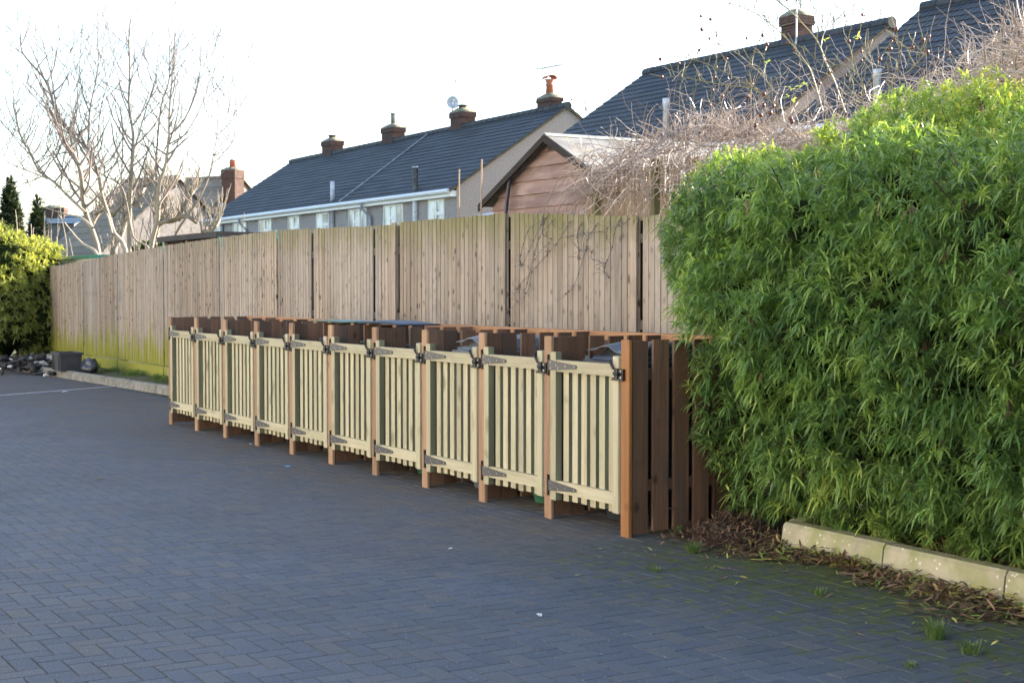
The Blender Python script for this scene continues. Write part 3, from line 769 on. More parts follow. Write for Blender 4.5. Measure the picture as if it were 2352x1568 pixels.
bins = [
    (0, 'bin_black', 'bin_black', True, 'black wheelie bin with a domed lid in the bay nearest the amber end post'),
    (1, 'bin_green', 'bin_green', False, 'green wheelie bin with a flat lid behind the second gate from the amber post'),
    (2, 'bin_grey', 'bin_grey', True, 'grey wheelie bin with a raised curled lid behind the third gate from the amber post'),
    (3, 'bin_green', 'bin_green', False, 'green wheelie bin with flat lid just left of the grey bin'),
    (4, 'bin_black', 'bin_blue', False, 'wheelie bin with blue lid behind the gate beside the white strip'),
    (5, 'bin_green', 'bin_green', False, 'green wheelie bin next on the left from the blue lidded bin'),
    (6, 'bin_black', 'bin_black', False, 'black flat lidded wheelie bin between two green bins, near the middle'),
    (7, 'bin_green', 'bin_green', False, 'green wheelie bin in the third bay from the far left end'),
    (8, 'bin_grey', 'bin_black', False, 'wheelie bin with grey body and black lid in the second bay from far left'),
    (9, 'bin_green', 'bin_green', False, 'green wheelie bin in the farthest bay at the left end of the store')]
protos = {}
for i, b_, l_, hp, lab in bins:
    key = (b_, l_, hp)
    if key in protos: o = copy_tree(protos[key])
    else: o = make_bin(MAT[b_], MAT[l_], hp); protos[key] = o
    sh = 0.05 if i in (0, 2) else rng.uniform(-.06, .06)
    in_yard(o, -(i + .5) * BAY + sh, 0.16 + rng.uniform(-.03, .02), 0.0)
    if hp: o.scale = (1.08, 1.0, 1.025)
    tag(o, lab, 'wheelie bin', 'wheelie bins inside the timber store')
# two lids propped up on the partitions
def propped_lid(name, px0, px1, py, Yl, mat, lab, rise):
    a_, b_ = on_y(px0, py + 8, Yl), on_y(px1, py + 8, Yl)
    wd = abs(b_.x - a_.x) * .72; cx_ = (a_.x + b_.x) / 2; z0 = PH + 0.004
    mb = MB(); n = 12; m_ = 6
    for j in range(m_ + 1):
        for i in range(n + 1):
            u = i / n * 2 - 1; v_ = j / m_ * 2 - 1
            z = rise * (1 - abs(u) ** 2.4) * (1 - 0.6 * abs(v_) ** 3)
            mb.v.append((u * wd / 2, v_ * 0.2, z + 0.008))
    for j in range(m_):
        for i in range(n):
            b = j * (n + 1) + i; mb.face([b, b + 1, b + n + 2, b + n + 1], .5)
    nb = len(mb.v); mb.v += [(x, y, z - 0.008) for x, y, z in mb.v[:nb]]
    for j in range(m_):
        for i in range(n):
            b = nb + j * (n + 1) + i; mb.face([b, b + n + 1, b + n + 2, b + 1], .5)
    rim = [i for i in range(n + 1)] + [j * (n + 1) + n for j in range(1, m_ + 1)] + [m_ * (n + 1) + i for i in range(n - 1, -1, -1)] + [j * (n + 1) for j in range(m_ - 1, 0, -1)]
    for k in range(len(rim)):
        a1_, b1_ = rim[k], rim[(k + 1) % len(rim)]; mb.face([a1_, nb + a1_, nb + b1_, b1_], .5)
    o = mb.build(name, mat, smooth=True); in_yard(o, cx_, Yl, z0); tag(o, lab, 'bin lid'); return o
propped_lid('loose_lid', 848, 985, 748, 0.5, MAT['bin_blue'], 'dark blue domed plastic lid lying across the partition tops near mid store', 0.032)
propped_lid('loose_lid', 740, 845, 750, 0.5, MAT['bin_green'], 'thin green plastic lid lying flat on the partition tops left of the blue one', 0.015)

# ------------------------------------------------------------------ fence
FY = 2.2
fx = [115, 192, 271, 377, 505, 638, 718, 860, 918, 1172, 1475]
fy = [614, 600, 583, 565, 546, 529, 525, 519, 511, 490, 497]
edges = [on_y(x, y, FY) for x, y in zip(fx, fy)]
E_ = [(e.x, e.z) for e in edges]
zlast = E_[-1][1]
while E_[-1][0] < 6.5: E_.append((E_[-1][0] + 1.9, zlast - 0.01))
fence = yard_empty('timber_fence', 0, FY)
tag(fence, 'tall weathered close board timber fence with green algae running behind the bin store', 'fence')
for i in range(len(E_) - 1):
    (x0, z0), (x1, z1) = E_[i], E_[i + 1]
    mb = MB()
    span = x1 - x0
    postw = 0.085 if i in (7, 8, 9, 10) else 0.0
    xa, xb = x0 + (0.027 if i > 6 else 0.03) + (0.03 if i == 6 else 0), x1 - (0.022 if i > 6 else 0.016)
    if i == 7: xa += 0.02
    n = max(2, round((xb - xa) / 0.088)); bw = (xb - xa) / n; ptone = rng.uniform(0, .42)
    step = i in (7,)
    for k in range(n):
        u1 = xa + (k + 1) * bw; u0 = u1 - bw - 0.012 if k else xa
        zt = z0 + (z1 - z0) * ((u0 + u1) / 2 - x0) / span
        if i == 7: zt = min(z0, z1) - 0.005
        zt += rng.uniform(-.006, .006)
        zb = 0.30 if i < 6 else 0.15
        r_ = min(.99, ptone + rng.random() ** 1.3 * .6); b = len(mb.v); y0 = rng.uniform(-.0025, .0025)
        # feather-edged board: thick edge stands proud
        mb.v += [(u0, y0 - 0.012, zb), (u1, y0 - 0.019, zb), (u1, y0 - 0.004, zb), (u0, y0 - 0.004, zb), (u0, y0 - 0.012, zt), (u1, y0 - 0.019, zt), (u1, y0 - 0.004, zt), (u0, y0 - 0.004, zt)]
        for q in ((0, 1, 5, 4), (1, 2, 6, 5), (2, 3, 7, 6), (3, 0, 4, 7), (4, 5, 6, 7), (3, 2, 1, 0)): mb.face([b + w_ for w_ in q], r_)
    if i < 6: mb.box(xa, xb, -0.03, -0.005, 0.06, 0.29)
    for zz in (0.45, 1.2, 1.95): mb.box(xa, xb, 0.004, 0.06, zz, zz + 0.08)
    mb.build('panel', MAT['fence'], fence)
    mb = MB()
    if i in (8, 9, 10) or i > 10:
        mb.box(x0 - 0.115, x0 - 0.024, -0.048, -0.030, 0.1, z0 - 0.0)
        m2 = MB(); m2.box(x0 - 0.20, x0 + 0.05, 0.0635, 0.15, 0.0, z0 - 0.03); m2.build('post', MAT['fence_post'], fence)
    else:
        mb.box(x0 - 0.20, x0 + 0.03, 0.0635, 0.15, 0.0, min(z0, z1) - 0.03)
    mb.build('cover_strip' if i > 7 else 'post', MAT['fence'] if i > 7 else MAT['fence_post'], fence)
tw = MB()
for (px, py) in ((375, 560), (505, 547), (636, 532)):
    e = on_y(px, py, FY - 0.04)
    tw.tube([(e.x - .03, -.04, e.z + .02), (e.x, -.045, e.z), (e.x + .04, -.05, e.z - .06), (e.x + .07, -.045, e.z - .13)], .006, 4)
tw.build('twine', MAT['twine'], fence)

# ------------------------------------------------------------------ reed screen and dry climber over the fence
def reed_screen():
    xs0, xs1 = on_y(1345, 450, FY + 0.22).x, 4.5
    root = yard_empty('reed_screen', 0, FY + 0.22)
    mb = MB(); x = xs0
    while x < xs1:
        h = 2.66 + rng.uniform(-.06, .05); wv = rng.uniform(.003, .0055)
        lean = rng.uniform(-.012, .012)
        mb.tube([(x, rng.uniform(-.004, .004), 1.2), (x + lean * .5, rng.uniform(-.004, .004), 2.0), (x + lean, rng.uniform(-.006, .006), h)], wv, 4)
        x += rng.uniform(.008, .0135)
    mb.build('reeds', MAT['reed'], root)
    mb = MB()
    for zz in (2.42, 2.62, 2.0): mb.tube([(xs0, -.008, zz), ((xs0 + xs1) / 2, -.008, zz + .01), (xs1, -.008, zz)], .004, 4)
    mb.build('wire', MAT['black'], root)
    for px in (1365, 1500):
        q = on_y(px, 440, FY + 0.15)
        m = MB(); m.box(-.026, .026, -.075, -.015, 0.5, 2.48 if px == 1365 else 2.68); m.build('post', MAT['mossy_post'], root, loc=(q.x, 0, 0))
    m = MB(); m.box(-.035, .035, -.085, -.015, 0.5, 2.82); m.build('post', MAT['mossy_post'], root, loc=(2.2, 0, 0))
    tag(root, 'brown reed screen on mossy posts standing behind the fence and half hidden by dry climber', 'screen')
reed_screen()

def wander(p, d, n, step, grav, wig, R):
    pts = [Vector(p)]; d = Vector(d).normalized()
    for _ in range(n):
        d = (d + Vector((R.uniform(-wig, wig), R.uniform(-wig, wig), R.uniform(-wig, wig) - grav))).normalized()
        pts.append(pts[-1] + d * step)
    return pts
def climber():
    R = random.Random(21)
    xa, xb = on_y(1335, 450, FY).x, 3.6
    mb = MB()
    for i in range(2600):
        u = R.random() ** 0.9
        x = xa + (xb - xa) * u
        if x > 0.5 and R.random() < .45: continue
        top = 2.80 + 0.10 * math.sin(x * 2.1) + (0.06 if x > 0.6 else 0) + 0.10 * max(0, (x - 1.5))
        if x < xa + 0.35: top -= 0.5 * (xa + 0.35 - x)
        z = top - abs(R.gauss(0, 0.13)) if R.random() < 0.5 else R.uniform(2.32, top)
        y = FY + R.choice((R.uniform(-.05, .5), R.uniform(0, .2)))
        d = (R.uniform(-1, 1), R.uniform(-.7, .5), R.uniform(-.35, .75))
        n = R.randint(4, 9); rad = R.choice([.003, .0036, .0045, .0055])
        pts = wander((x, y, z), d, n, R.uniform(.04, .085), R.uniform(-.05, .22), .32, R)
        mb.tube(pts, [rad * (1 - .5 * k / n) for k in range(n + 1)], 3, R.random() ** 1.4, False)
    for i in range(800):                                  # short upright dry stubs catching the light
        x = xa + (xb - xa) * R.random(); top = 2.80 + 0.10 * math.sin(x * 2.1) + (0.14 if x > 0.6 else 0) + 0.16 * max(0, (x - 1.5))
        if x < xa + 0.3: top -= .25
        p = (x, FY + R.uniform(0, .4), top + R.uniform(-.12, .04))
        pts = wander(p, (R.uniform(-.6, .6), R.uniform(-.3, .3), 1), 4, R.uniform(.02, .045), -.02, .25, R)
        mb.tube(pts, [.004, .004, .0035, .003, .002], 3, .6 + .4 * R.random(), False)
    for i in range(70):                                   # long stems arching out left in front of the shed
        x = xa + R.uniform(-.1, .5)
        pts = wander((x, FY + R.uniform(0, .35), 2.35 + R.uniform(.05, .45)), (-1, R.uniform(-.3, .3), R.uniform(.1, .7)), R.randint(7, 12), .075, R.uniform(.10, .22), .12, R)
        mb.tube(pts, [.0042] * 3 + [.0032] * (len(pts) - 3), 4, R.random() * .35, False)
    o = mb.build('stems', MAT['dry'], None)
    root = yard_empty('dry_climber', 0, 0); o.parent = root
    hang = MB()
    def px(x, y): return ((2000 + x / 2.851) / 1.7415, (780 + y / 2.851) / 1.7415)
    for path in ([(1070, 290), (1010, 480), (975, 630), (870, 970), (800, 1085), (750, 1125)], [(440, 250), (400, 480), (330, 640), (240, 830)],
                 [(760, 250), (670, 520), (570, 640), (360, 880), (210, 1040), (220, 1115)], [(580, 480), (430, 680), (360, 880), (330, 1050), (240, 1180), (90, 1325)],
                 [(1310, 260), (1310, 400), (1280, 600), (1210, 780), (1185, 870), (1240, 940)], [(1430, 250), (1400, 340), (1260, 350), (1220, 400), (1210, 520)],
                 [(450, 250), (480, 430), (580, 500)], [(975, 630), (1040, 720), (1200, 780)], [(660, 520), (800, 470), (960, 440), (1180, 415)],
                 [(530, 250), (350, 370), (270, 560), (230, 720), (245, 830)], [(880, 300), (880, 440), (905, 630), (910, 740)], [(1840, 250), (1820, 370), (1815, 500)], [(600, 240), (480, 430), (390, 680), (290, 1080)]):
        pts = []
        for k, (x, y) in enumerate(path):
            e = on_y(*px(x, y), FY - .07 - .03 * math.sin(k * 1.3)); pts.append(e)
        pts[0].z += .03; pts[0].y = FY + .02
        sm = []
        for k in range(len(pts) - 1):
            for q in range(4):
                t_ = q / 4; p0, p1, p2, p3 = pts[max(k - 1, 0)], pts[k], pts[k + 1], pts[min(k + 2, len(pts) - 1)]
                sm.append(0.5 * ((2 * p1) + (p2 - p0) * t_ + (2 * p0 - 5 * p1 + 4 * p2 - p3) * t_ ** 2 + (3 * p1 - p0 - 3 * p2 + p3) * t_ ** 3))
        sm.append(pts[-1])
        hang.tube(sm, .0033, 5, R.random(), False)
        for k in range(2, len(sm), 3):
            hang.blob(sm[k], (.008, .008, .009), .2, 6, 4)
            if R.random() < .45:
                for _ in range(3):
                    hang.tube(wander(sm[k], (R.uniform(-1, 1), R.uniform(-.6, 0), R.uniform(-.3, .8)), 4, .03, .1, .2, R), .0016, 3, .3, False)
    hang.build('hanging_shoots', MAT['vine'], root)
    tag(root, 'bare dry climber tangled over the reed screen with dark shoots hanging down the fence', 'climber')
climber()

def rose_px(x, y): return 1550.4 + x / 2.934, y / 2.934
def spline(pts, m=4):
    sm = []
    for k in range(len(pts) - 1):
        for q in range(m):
            t_ = q / m; p0, p1, p2, p3 = pts[max(k - 1, 0)], pts[k], pts[k + 1], pts[min(k + 2, len(pts) - 1)]
            sm.append(0.5 * ((2 * p1) + (p2 - p0) * t_ + (2 * p0 - 5 * p1 + 4 * p2 - p3) * t_ ** 2 + (3 * p1 - p0 - 3 * p2 + p3) * t_ ** 3))
    sm.append(pts[-1]); return sm
def rose_bush():
    R = random.Random(3)
    root = yard_empty('rose_bush', 0, 0)
    st = MB(); wt = MB(); hips = []
    class HP:
        def blob(s, c, rad, *a): hips.append((Vector(c), rad))
    hp = HP()
    paths = [([(1000, 760), (930, 520), (880, 420), (760, 270), (600, 130), (470, 60), (350, 20)], 1), ([(1150, 760), (1080, 560), (1030, 450), (960, 280), (850, 150), (760, 60), (660, -20), (560, -90)], 1),
             ([(700, 740), (560, 610), (400, 580), (250, 560), (100, 530), (0, 515), (-90, 520)], .8), ([(720, 730), (450, 550), (300, 470), (150, 410), (0, 385), (-100, 400)], .8),
             ([(1030, 460), (1100, 440), (1180, 460), (1240, 520), (1265, 620), (1250, 740)], .9), ([(1410, 720), (1470, 540), (1500, 470), (1510, 330), (1490, 200)], .8),
             ([(1470, 540), (1580, 480), (1650, 400), (1700, 350)], .6), ([(1440, 640), (1440, 450), (1450, 330)], .6), ([(1340, 720), (1330, 450), (1300, 350), (1240, 260)], .6),
             ([(690, 640), (560, 480), (400, 350), (270, 290), (180, 200)], .6), ([(1100, 760), (1180, 560), (1190, 400), (1170, 280)], .5), ([(1360, 470), (1380, 400)], .5), ([(1010, 460), (870, 330), (760, 290)], .5),
             ([(620, 560), (600, 400), (620, 300)], .4), ([(500, 500), (520, 380), (590, 240)], .4), ([(1560, 480), (1580, 380), (1600, 320)], .4), ([(1640, 420), (1660, 330), (1670, 270)], .4)]
    for path, wd in paths:
        yb = FY + R.uniform(-.1, .25); pts = []
        for k, (x, y) in enumerate(path): pts.append(on_y(*rose_px(x, y), yb - .05 * k))
        sm = spline(pts); n = len(sm)
        st.tube(sm, [0.0065 * wd * (1 - .55 * k / n) for k in range(n)], 5, R.random(), False)
        for k in range(2, n):                          # side shoots
            if R.random() < .6:
                s_ = wander(sm[k], (R.uniform(-.9, .4), R.uniform(-.4, .4), R.uniform(.2, 1)), R.randint(3, 6), .035, -.03, .25, R)
                st.tube(s_, [.0036 * (1 - .4 * q / len(s_)) for q in range(len(s_))], 4, R.random(), False)
                if R.random() < .16: hp.blob(s_[-1], (.011, .011, .014), None, 8, 6, .1, k)
                if R.random() < .1:
                    p, n_ = np.array([s_[-1][:]]), np.array([[0, -.4, .9]])
                    pass
        if wd < .9: hp.blob(sm[-1], (.014, .014, .017), None, 8, 6, .1, 2.0)
    for k in range(9):
        q = on_y(*rose_px(R.uniform(480, 800), R.uniform(600, 860)), FY - .2); hp.blob(q, (.016, .016, .02), None, 8, 6, .1, k)
    for i in range(330):
        px_, py_ = R.uniform(1575, 2180), R.uniform(150, 290)
        if R.random() < (py_ < 225) * .5: continue
        q = on_y(px_, py_, FY + R.uniform(-.2, .35))
        s_ = wander(q, (R.uniform(-.9, .6), R.uniform(-.4, .4), R.uniform(-.2, 1)), R.randint(4, 8), R.uniform(.03, .05), R.uniform(-.05, .1), .28, R)
        wt.tube(s_, [.0026 * (1 - .4 * q_ / len(s_)) for q_ in range(len(s_))], 3, R.random(), False)
    # thin wiry stems standing straight up
    for path in ([(240, 850), (230, 750), (260, 560), (280, 420), (270, 300), (295, 150)], [(40, 830), (30, 650), (70, 480), (190, 290), (250, 60), (330, 90)], [(150, 830), (120, 700), (150, 560)],
                 [(270, 830), (300, 680), (380, 560)], [(500, 720), (520, 600), (500, 480)], [(1210, 700), (1200, 560), (1170, 480)], [(1890, 560), (1900, 430), (1830, 340)]):
        pts = [on_y(*rose_px(x, y), FY + .2) for x, y in path]; sm = spline(pts)
        st.tube(sm, .0035, 4, .2, False)
        for q in sm[1::2]:
            st.tube(wander(q, (R.uniform(-1, 1), R.uniform(-.4, .4), R.uniform(.2, .8)), 4, .028, .05, .4, R), .0025, 3, .6, False)
            if R.random() < .3: hp.blob(q, (.012, .012, .012), .1, 6, 4)
    st.build('stems', MAT['rose'], root); wt.build('side_shoots', MAT['dry'], root); 
    hm = MB(); hm.blob((0, 0, 0), (1, 1, 1.2), .5, 9, 7, .1, 1); h0 = None
    for c_, rad in hips[:95]:
        if h0 is None: h0 = hm.build('rose_hip', MAT['hip'], root, True); h = h0
        else: h = h0.copy(); col.objects.link(h)
        h.location = c_; h.scale = (rad[0],) * 3; h.rotation_euler = (R.uniform(-.6, .6), R.uniform(-.6, .6), 0)
    P = np.array([on_y(*rose_px(x, y), FY - .1)[:] for x, y in ((780, 600), (840, 580), (800, 680), (620, 420), (1010, 270), (1230, 250), (880, 580), (760, 640))])
    A = np.tile(np.array([[0, -.3, .9]]), (len(P), 1))
    V, F, r_ = leaf_clusters(P, A, 5, .05, .018, .4, np.full(len(P), .9)); np_mesh('leaves', V, F, r_, MAT['leaf'], root)
    tag(root, 'leggy rose bush with bare arching thorny stems and small red hips above the hedge top', 'rose bush')
rose_bush()
def bramble():
    R = random.Random(8); mb = MB()
    root = yard_empty('bramble_thicket', 0, 0)
    for i in range(620):
        px_, py_ = R.uniform(2165, 2420), R.uniform(60, 235)
        if py_ < 235 - (px_ - 2165) * 1.1 - 10: continue
        q = on_y(px_, py_, FY - .25 + R.uniform(-.25, .3))
        pts = wander(q, (R.uniform(-1, .7), R.uniform(-.5, .5), R.uniform(-.2, .9)), R.randint(4, 9), R.uniform(.03, .07), R.uniform(-.04, .16), .3, R)
        rad = R.choice([.0022, .003, .004]); mb.tube(pts, [rad * (1 - .5 * k / len(pts)) for k in range(len(pts))], 3, R.random(), False)
    mb.build('stems', MAT['dry'], root)
    tag(root, 'brown leafless bramble thicket rising above the hedge at the right edge', 'brambles')
bramble()

# ------------------------------------------------------------------ sheds, canes, hose behind the fence
def red_shed():
    YS = FY + 0.75
    ap = on_y(1246, 308, YS - .15); lf = on_y(1099, 466, YS - .15); rise = ap.z - lf.z; hw = ap.x - lf.x
    root = yard_empty('garden_shed', ap.x, YS)
    L = 2.9; ze = lf.z; zr = ap.z
    ins = 0.09
    mb = MB()
    nb = 13; z = 0.0; bh = 0.142
    while z < zr - 0.06:                                  # shiplap: each board tilts out at its foot
        z1 = min(z + bh, zr - 0.05)
        def half(zz): return hw - ins if zz <= ze else max(0.02, (hw - ins) * (zr - .02 - zz) / (zr - .02 - ze))
        a_, b_ = half(z), half(z1); b = len(mb.v); r_ = rng.random()
        mb.v += [(-a_, -.034, z), (a_, -.034, z), (b_, -.004, z1), (-b_, -.004, z1), (-a_, 0, z), (a_, 0, z)]
        mb.face([b, b + 1, b + 2, b + 3], r_); mb.face([b + 4, b + 5, b + 1, b], r_)
        z = z1
    mb.box(-hw + ins, hw - ins, 0.0025, L - .1, 0, ze - .03)
    mb.build('wall', MAT['shedwall'], root)
    mb = MB(); ov = 0.12; th = 0.03
    for s_ in (-1, 1):
        e = (s_ * (hw + 0.02), ze - 0.012); p = (0, zr)
        b = len(mb.v); r_ = rng.random()
        for y in (-ov, L): mb.v += [(e[0], y, e[1]), (p[0], y, p[1]), (p[0], y, p[1] - th), (e[0], y, e[1] - th)]
        for q in ((0, 1, 5, 4), (3, 7, 6, 2), (0, 4, 7, 3), (0, 3, 2, 1), (4, 5, 6, 7)): mb.face([b + w_ for w_ in q], r_)
    for k in range(1, 4):                                 # felt laps
        y = L * k / 4
        mb.v += []; 
        b = len(mb.v); mb.v += [(0, y, zr + .004), (hw + .02, y, ze - .008), (hw + .02, y + .05, ze - .006), (0, y + .05, zr + .006)]; mb.face([b, b + 1, b + 2, b + 3], .9)
    rf = mb.build('roof', MAT['felt'], root)
    mb = MB(); mb.prism([(-.06, zr - .02), (0, zr + .016), (.06, zr - .02), (.055, zr - .03), (0, zr + .004), (-.055, zr - .03)], -ov - .01, L, .5)
    mb.build('ridge_cap', MAT['capfelt'], rf)
    for s_ in (-1, 1):
        mb = MB(); e = (s_ * (hw + .03), ze - .02)
        pts = [(0, zr - .01), e, (e[0], e[1] - .075), (0, zr - .08)]
        if s_ > 0: pts = pts[::-1]
        mb.prism(pts, -ov - .025, -ov - .003, .5); mb.build('bargeboard', MAT['darkwood'], root)
    mb = MB(); mb.prism([(-.05, zr - .16), (.05, zr - .16), (.05, zr - .06), (0, zr - .02), (-.05, zr - .06)], -.05, -.024, .5); mb.build('apex_block', MAT['darkwood'], root)
    tag(root, 'faded red clapboard shed with a felt gable roof behind the fence', 'shed')
    # black hose
    pts = [on_y(x, y, YS - .1) for x, y in ((1192, 386), (1177, 398), (1170, 420), (1166, 450), (1162, 490), (1160, 540))]
    mb = MB(); mb.tube(spline(pts), .021, 8); o = mb.build('black_hose', MAT['hose']); in_yard(o)
    tag(o, 'black bent pipe running down the red shed gable', 'pipe')
red_shed()
def small_sheds():
    # low blue felt roof left of the red shed
    Yb = FY + 1.3
    a_, b_ = on_y(935, 515, Yb), on_y(1130, 488, Yb); 
    root = yard_empty('felt_roof_shed', 0, Yb)
    mb = MB(); zt = b_.z + .12; x0, x1 = a_.x + .1, b_.x + .25
    mb.box(x0 + .1, x1 - .1, .0, 1.6, 0, zt - .32); mb.build('wall', MAT['darkwood'], root)
    mb = MB(); b = 0
    mb.v += [(x0, -.15, zt - .30), (x1, -.15, zt - .20), (x1, .75, zt + .0), (x0 + .55, .75, zt - .05), (x0, 1.7, zt - .30), (x1, 1.7, zt - .22)]
    mb.face([0, 1, 2, 3]); mb.face([3, 2, 5, 4]); mb.face([0, 3, 4]); mb.face([1, 5, 2]); mb.face([0, 4, 5, 1])
    mb.build('roof', MAT['felt_blue'], root)
    tag(root, 'low shed with a plain blue felt roof left of the red shed', 'shed')
    # dark flat roofed lean-to
    Yb = FY + .5
    a_, b_ = on_y(372, 545, Yb), on_y(500, 552, Yb)
    root = yard_empty('flat_roof_shed', a_.x, Yb)
    L = abs(b_.x - a_.x)
    mb = MB(); mb.box(0, L + .2, -.1, 1.6, a_.z - .09, a_.z + .0); mb.build('roof', MAT['felt_dark'], root)
    mb = MB(); mb.box(.1, L, .08, 1.4, 0, a_.z - .0905); mb.build('wall', MAT['darkwood'], root)
    mb = MB(); mb.box(.07, .14, .0, .07, 0, a_.z - .0915); mb.box(L * .45, L * .45 + .06, .0, .07, 0, a_.z - .0915); mb.build('post', MAT['cane'], root)
    tag(root, 'dark flat roofed lean-to peeping over the fence beside the bare tree', 'shed')
    Yb = FY + .6
    a_, b_ = on_y(150, 590, Yb), on_y(222, 592, Yb)
    root = yard_empty('storage_box', a_.x, Yb); L = abs(b_.x - a_.x)
    mb = MB(); mb.box(0, L, 0, .9, 0, a_.z - .07); mb.build('body', MAT['cream'], root)
    mb = MB(); mb.box(-.03, L + .03, -.04, .95, a_.z - .0695, a_.z - .0); mb.build('lid', MAT['greenlid'], root)
    tag(root, 'cream garden storage box with green lid just above the far fence top', 'storage box')
small_sheds()
for px_, top, lab in ((1053, 388, 'bamboo cane left of the two rising above the fence'), (1104.5, 366, 'taller bamboo cane close against the red shed eave')):
    Yc = FY + .3
    b_, t_ = on_y(px_ - 3, 520, Yc), on_y(px_ + 2, top, Yc)
    mb = MB(); n = 9; b_.z = 0.0
    pts = [b_.lerp(t_, k / n) + Vector((rng.uniform(-.004, .004), 0, 0)) for k in range(n + 1)]
    mb.tube([p - b_ for p in pts], [.012 - .0004 * k for k in range(n + 1)], 7)
    for p in pts[1:-1]: mb.blob(p - b_, (.0145, .0145, .008), .9, 8, 4, 0)
    o = mb.build('bamboo_cane', MAT['cane']); in_yard(o, b_.x, b_.y, 0); tag(o, lab, 'cane', 'bamboo canes behind the fence')

# ------------------------------------------------------------------ terrace houses
def house_root(name, P, d):                               # P: near front eave corner (world), d: unit vector along the ridge, away
    X = -d; ang = math.atan2(X.y, X.x)
    return empty(name, (P.x, P.y, 0), ang), Matrix.Translation((P.x, P.y, 0)) @ Matrix.Rotation(ang, 4, 'Z')
def roof_slope(mb, x0, x1, y0, z0, y1, z1, n, step=.022, under=.12):
    dy, dz = y1 - y0, z1 - z0; l = math.hypot(dy, dz)
    nz = abs(dy) / l; ny = -dz / l * (1 if dy > 0 else -1)
    for i in range(n):
        a_, b_ = i / n, (i + 1) / n + (.01 if i < n - 1 else 0)
        ya, za, yb, zb = y0 + dy * a_, z0 + dz * a_, y0 + dy * b_, z0 + dz * b_
        xs = [x0, x1]; 
        nseg = max(1, int((x1 - x0) / 1.2)); 
        for k in range(nseg):
            u0 = x0 + (x1 - x0) * k / nseg; u1 = x0 + (x1 - x0) * (k + 1) / nseg; r_ = rng.random()
            w_ = rng.uniform(-.004, .004)
            b = len(mb.v)
            mb.v += [(u0, ya + ny * (step + w_), za + nz * (step + w_)), (u1, ya + ny * (step + w_), za + nz * (step + w_)), (u1, yb, zb), (u0, yb, zb), (u0, ya, za), (u1, ya, za)]
            o_ = (0, 1, 2, 3) if dy > 0 else (3, 2, 1, 0)
            mb.face([b + q for q in o_], r_); mb.face([b + 4, b + 5, b + 1, b] if dy > 0 else [b, b + 1, b + 5, b + 4], r_)
        # verge ends
        for u in (x0, x1):
            b = len(mb.v); mb.v += [(u, ya, za), (u, ya + ny * step, za + nz * step), (u, yb, zb)]; mb.face([b, b + 1, b + 2] if u == x1 else [b, b + 2, b + 1])
    b = len(mb.v)
    mb.v += [(x0, y0, z0 - under * .2), (x1, y0, z0 - under * .2), (x1, y1, z1 - under * .2), (x0, y1, z1 - under * .2)]
    mb.face([b, b + 3, b + 2, b + 1])
def chimney(root, roof, x, y, zb, w, d, h, mat, potspec, label=None, parent=None):
    mb = MB()
    mb.box(x - w / 2, x + w / 2, y - d / 2, y + d / 2, zb - .8, zb + h * .62)
    mb.box(x - w / 2 - .04, x + w / 2 + .04, y - d / 2 - .04, y + d / 2 + .04, zb + h * .621, zb + h)
    ch = mb.build('chimney', mat, roof)
    mb = MB(); b = 0
    w2, d2 = w / 2 + .04, d / 2 + .04
    for (k, z) in ((1.0, zb + h + .002), (.92, zb + h + .06), (.45, zb + h + .17), (.28, zb + h + .2)):
        mb.v += [(x - w2 * k, y - d2 * k, z), (x + w2 * k, y - d2 * k, z), (x + w2 * k, y + d2 * k, z), (x - w2 * k, y + d2 * k, z)]
    for l in range(3):
        for i in range(4):
            j = (i + 1) % 4; mb.face([l * 4 + i, l * 4 + j, l * 4 + 4 + j, l * 4 + 4 + i])
    mb.face([12, 13, 14, 15]); mb.build('flaunching', MAT['mortar'], roof, True)
    zt = zb + h + .19
    if potspec == 'low':
        m = MB(); m.lathe([(.16, 0), (.16, .08), (.2, .1), (.2, .14)], (x, y, zt - .02), 14); m.build('pot', MAT['verge_stone'], roof, True)
    elif potspec == 'thin':
        m = MB(); m.lathe([(.1, 0), (.1, .42), (.12, .44), (.12, .48)], (x, y, zt - .02), 12); m.build('pot', MAT['galv'], roof, True)
    elif potspec == 'hood':
        m = MB(); m.lathe([(.15, 0), (.125, .30), (.15, .32), (.15, .36), (.125, .37), (.135, .45), (.19, .53)], (x, y, zt - .05), 16); m.build('pot', MAT['pot'], roof, True)
        m = MB(); n = 10
        for k in range(n + 1):
            a = math.pi * k / n; yy, zz = math.cos(a) * .21, math.sin(a) * .13
            for xx in (-.19, .19): m.v.append((x + xx, y + yy, zt + .50 + zz))
            for xx in (-.19, .19): m.v.append((x + xx, y + yy * .93, zt + .49 + zz * .93))
        for k in range(n):
            b = k * 4
            m.face([b, b + 4, b + 5, b + 1]); m.face([b + 2, b + 3, b + 7, b + 6]); m.face([b, b + 2, b + 6, b + 4]); m.face([b + 1, b + 5, b + 7, b + 3])
        m.build('hood', MAT['pot'], roof, True)
    elif potspec == 'pot':
        m = MB(); m.lathe([(.2, 0), (.17, .35), (.2, .38), (.2, .45)], (x, y, zt - .03), 14); m.build('pot', MAT['pot'], roof, True)
    return ch
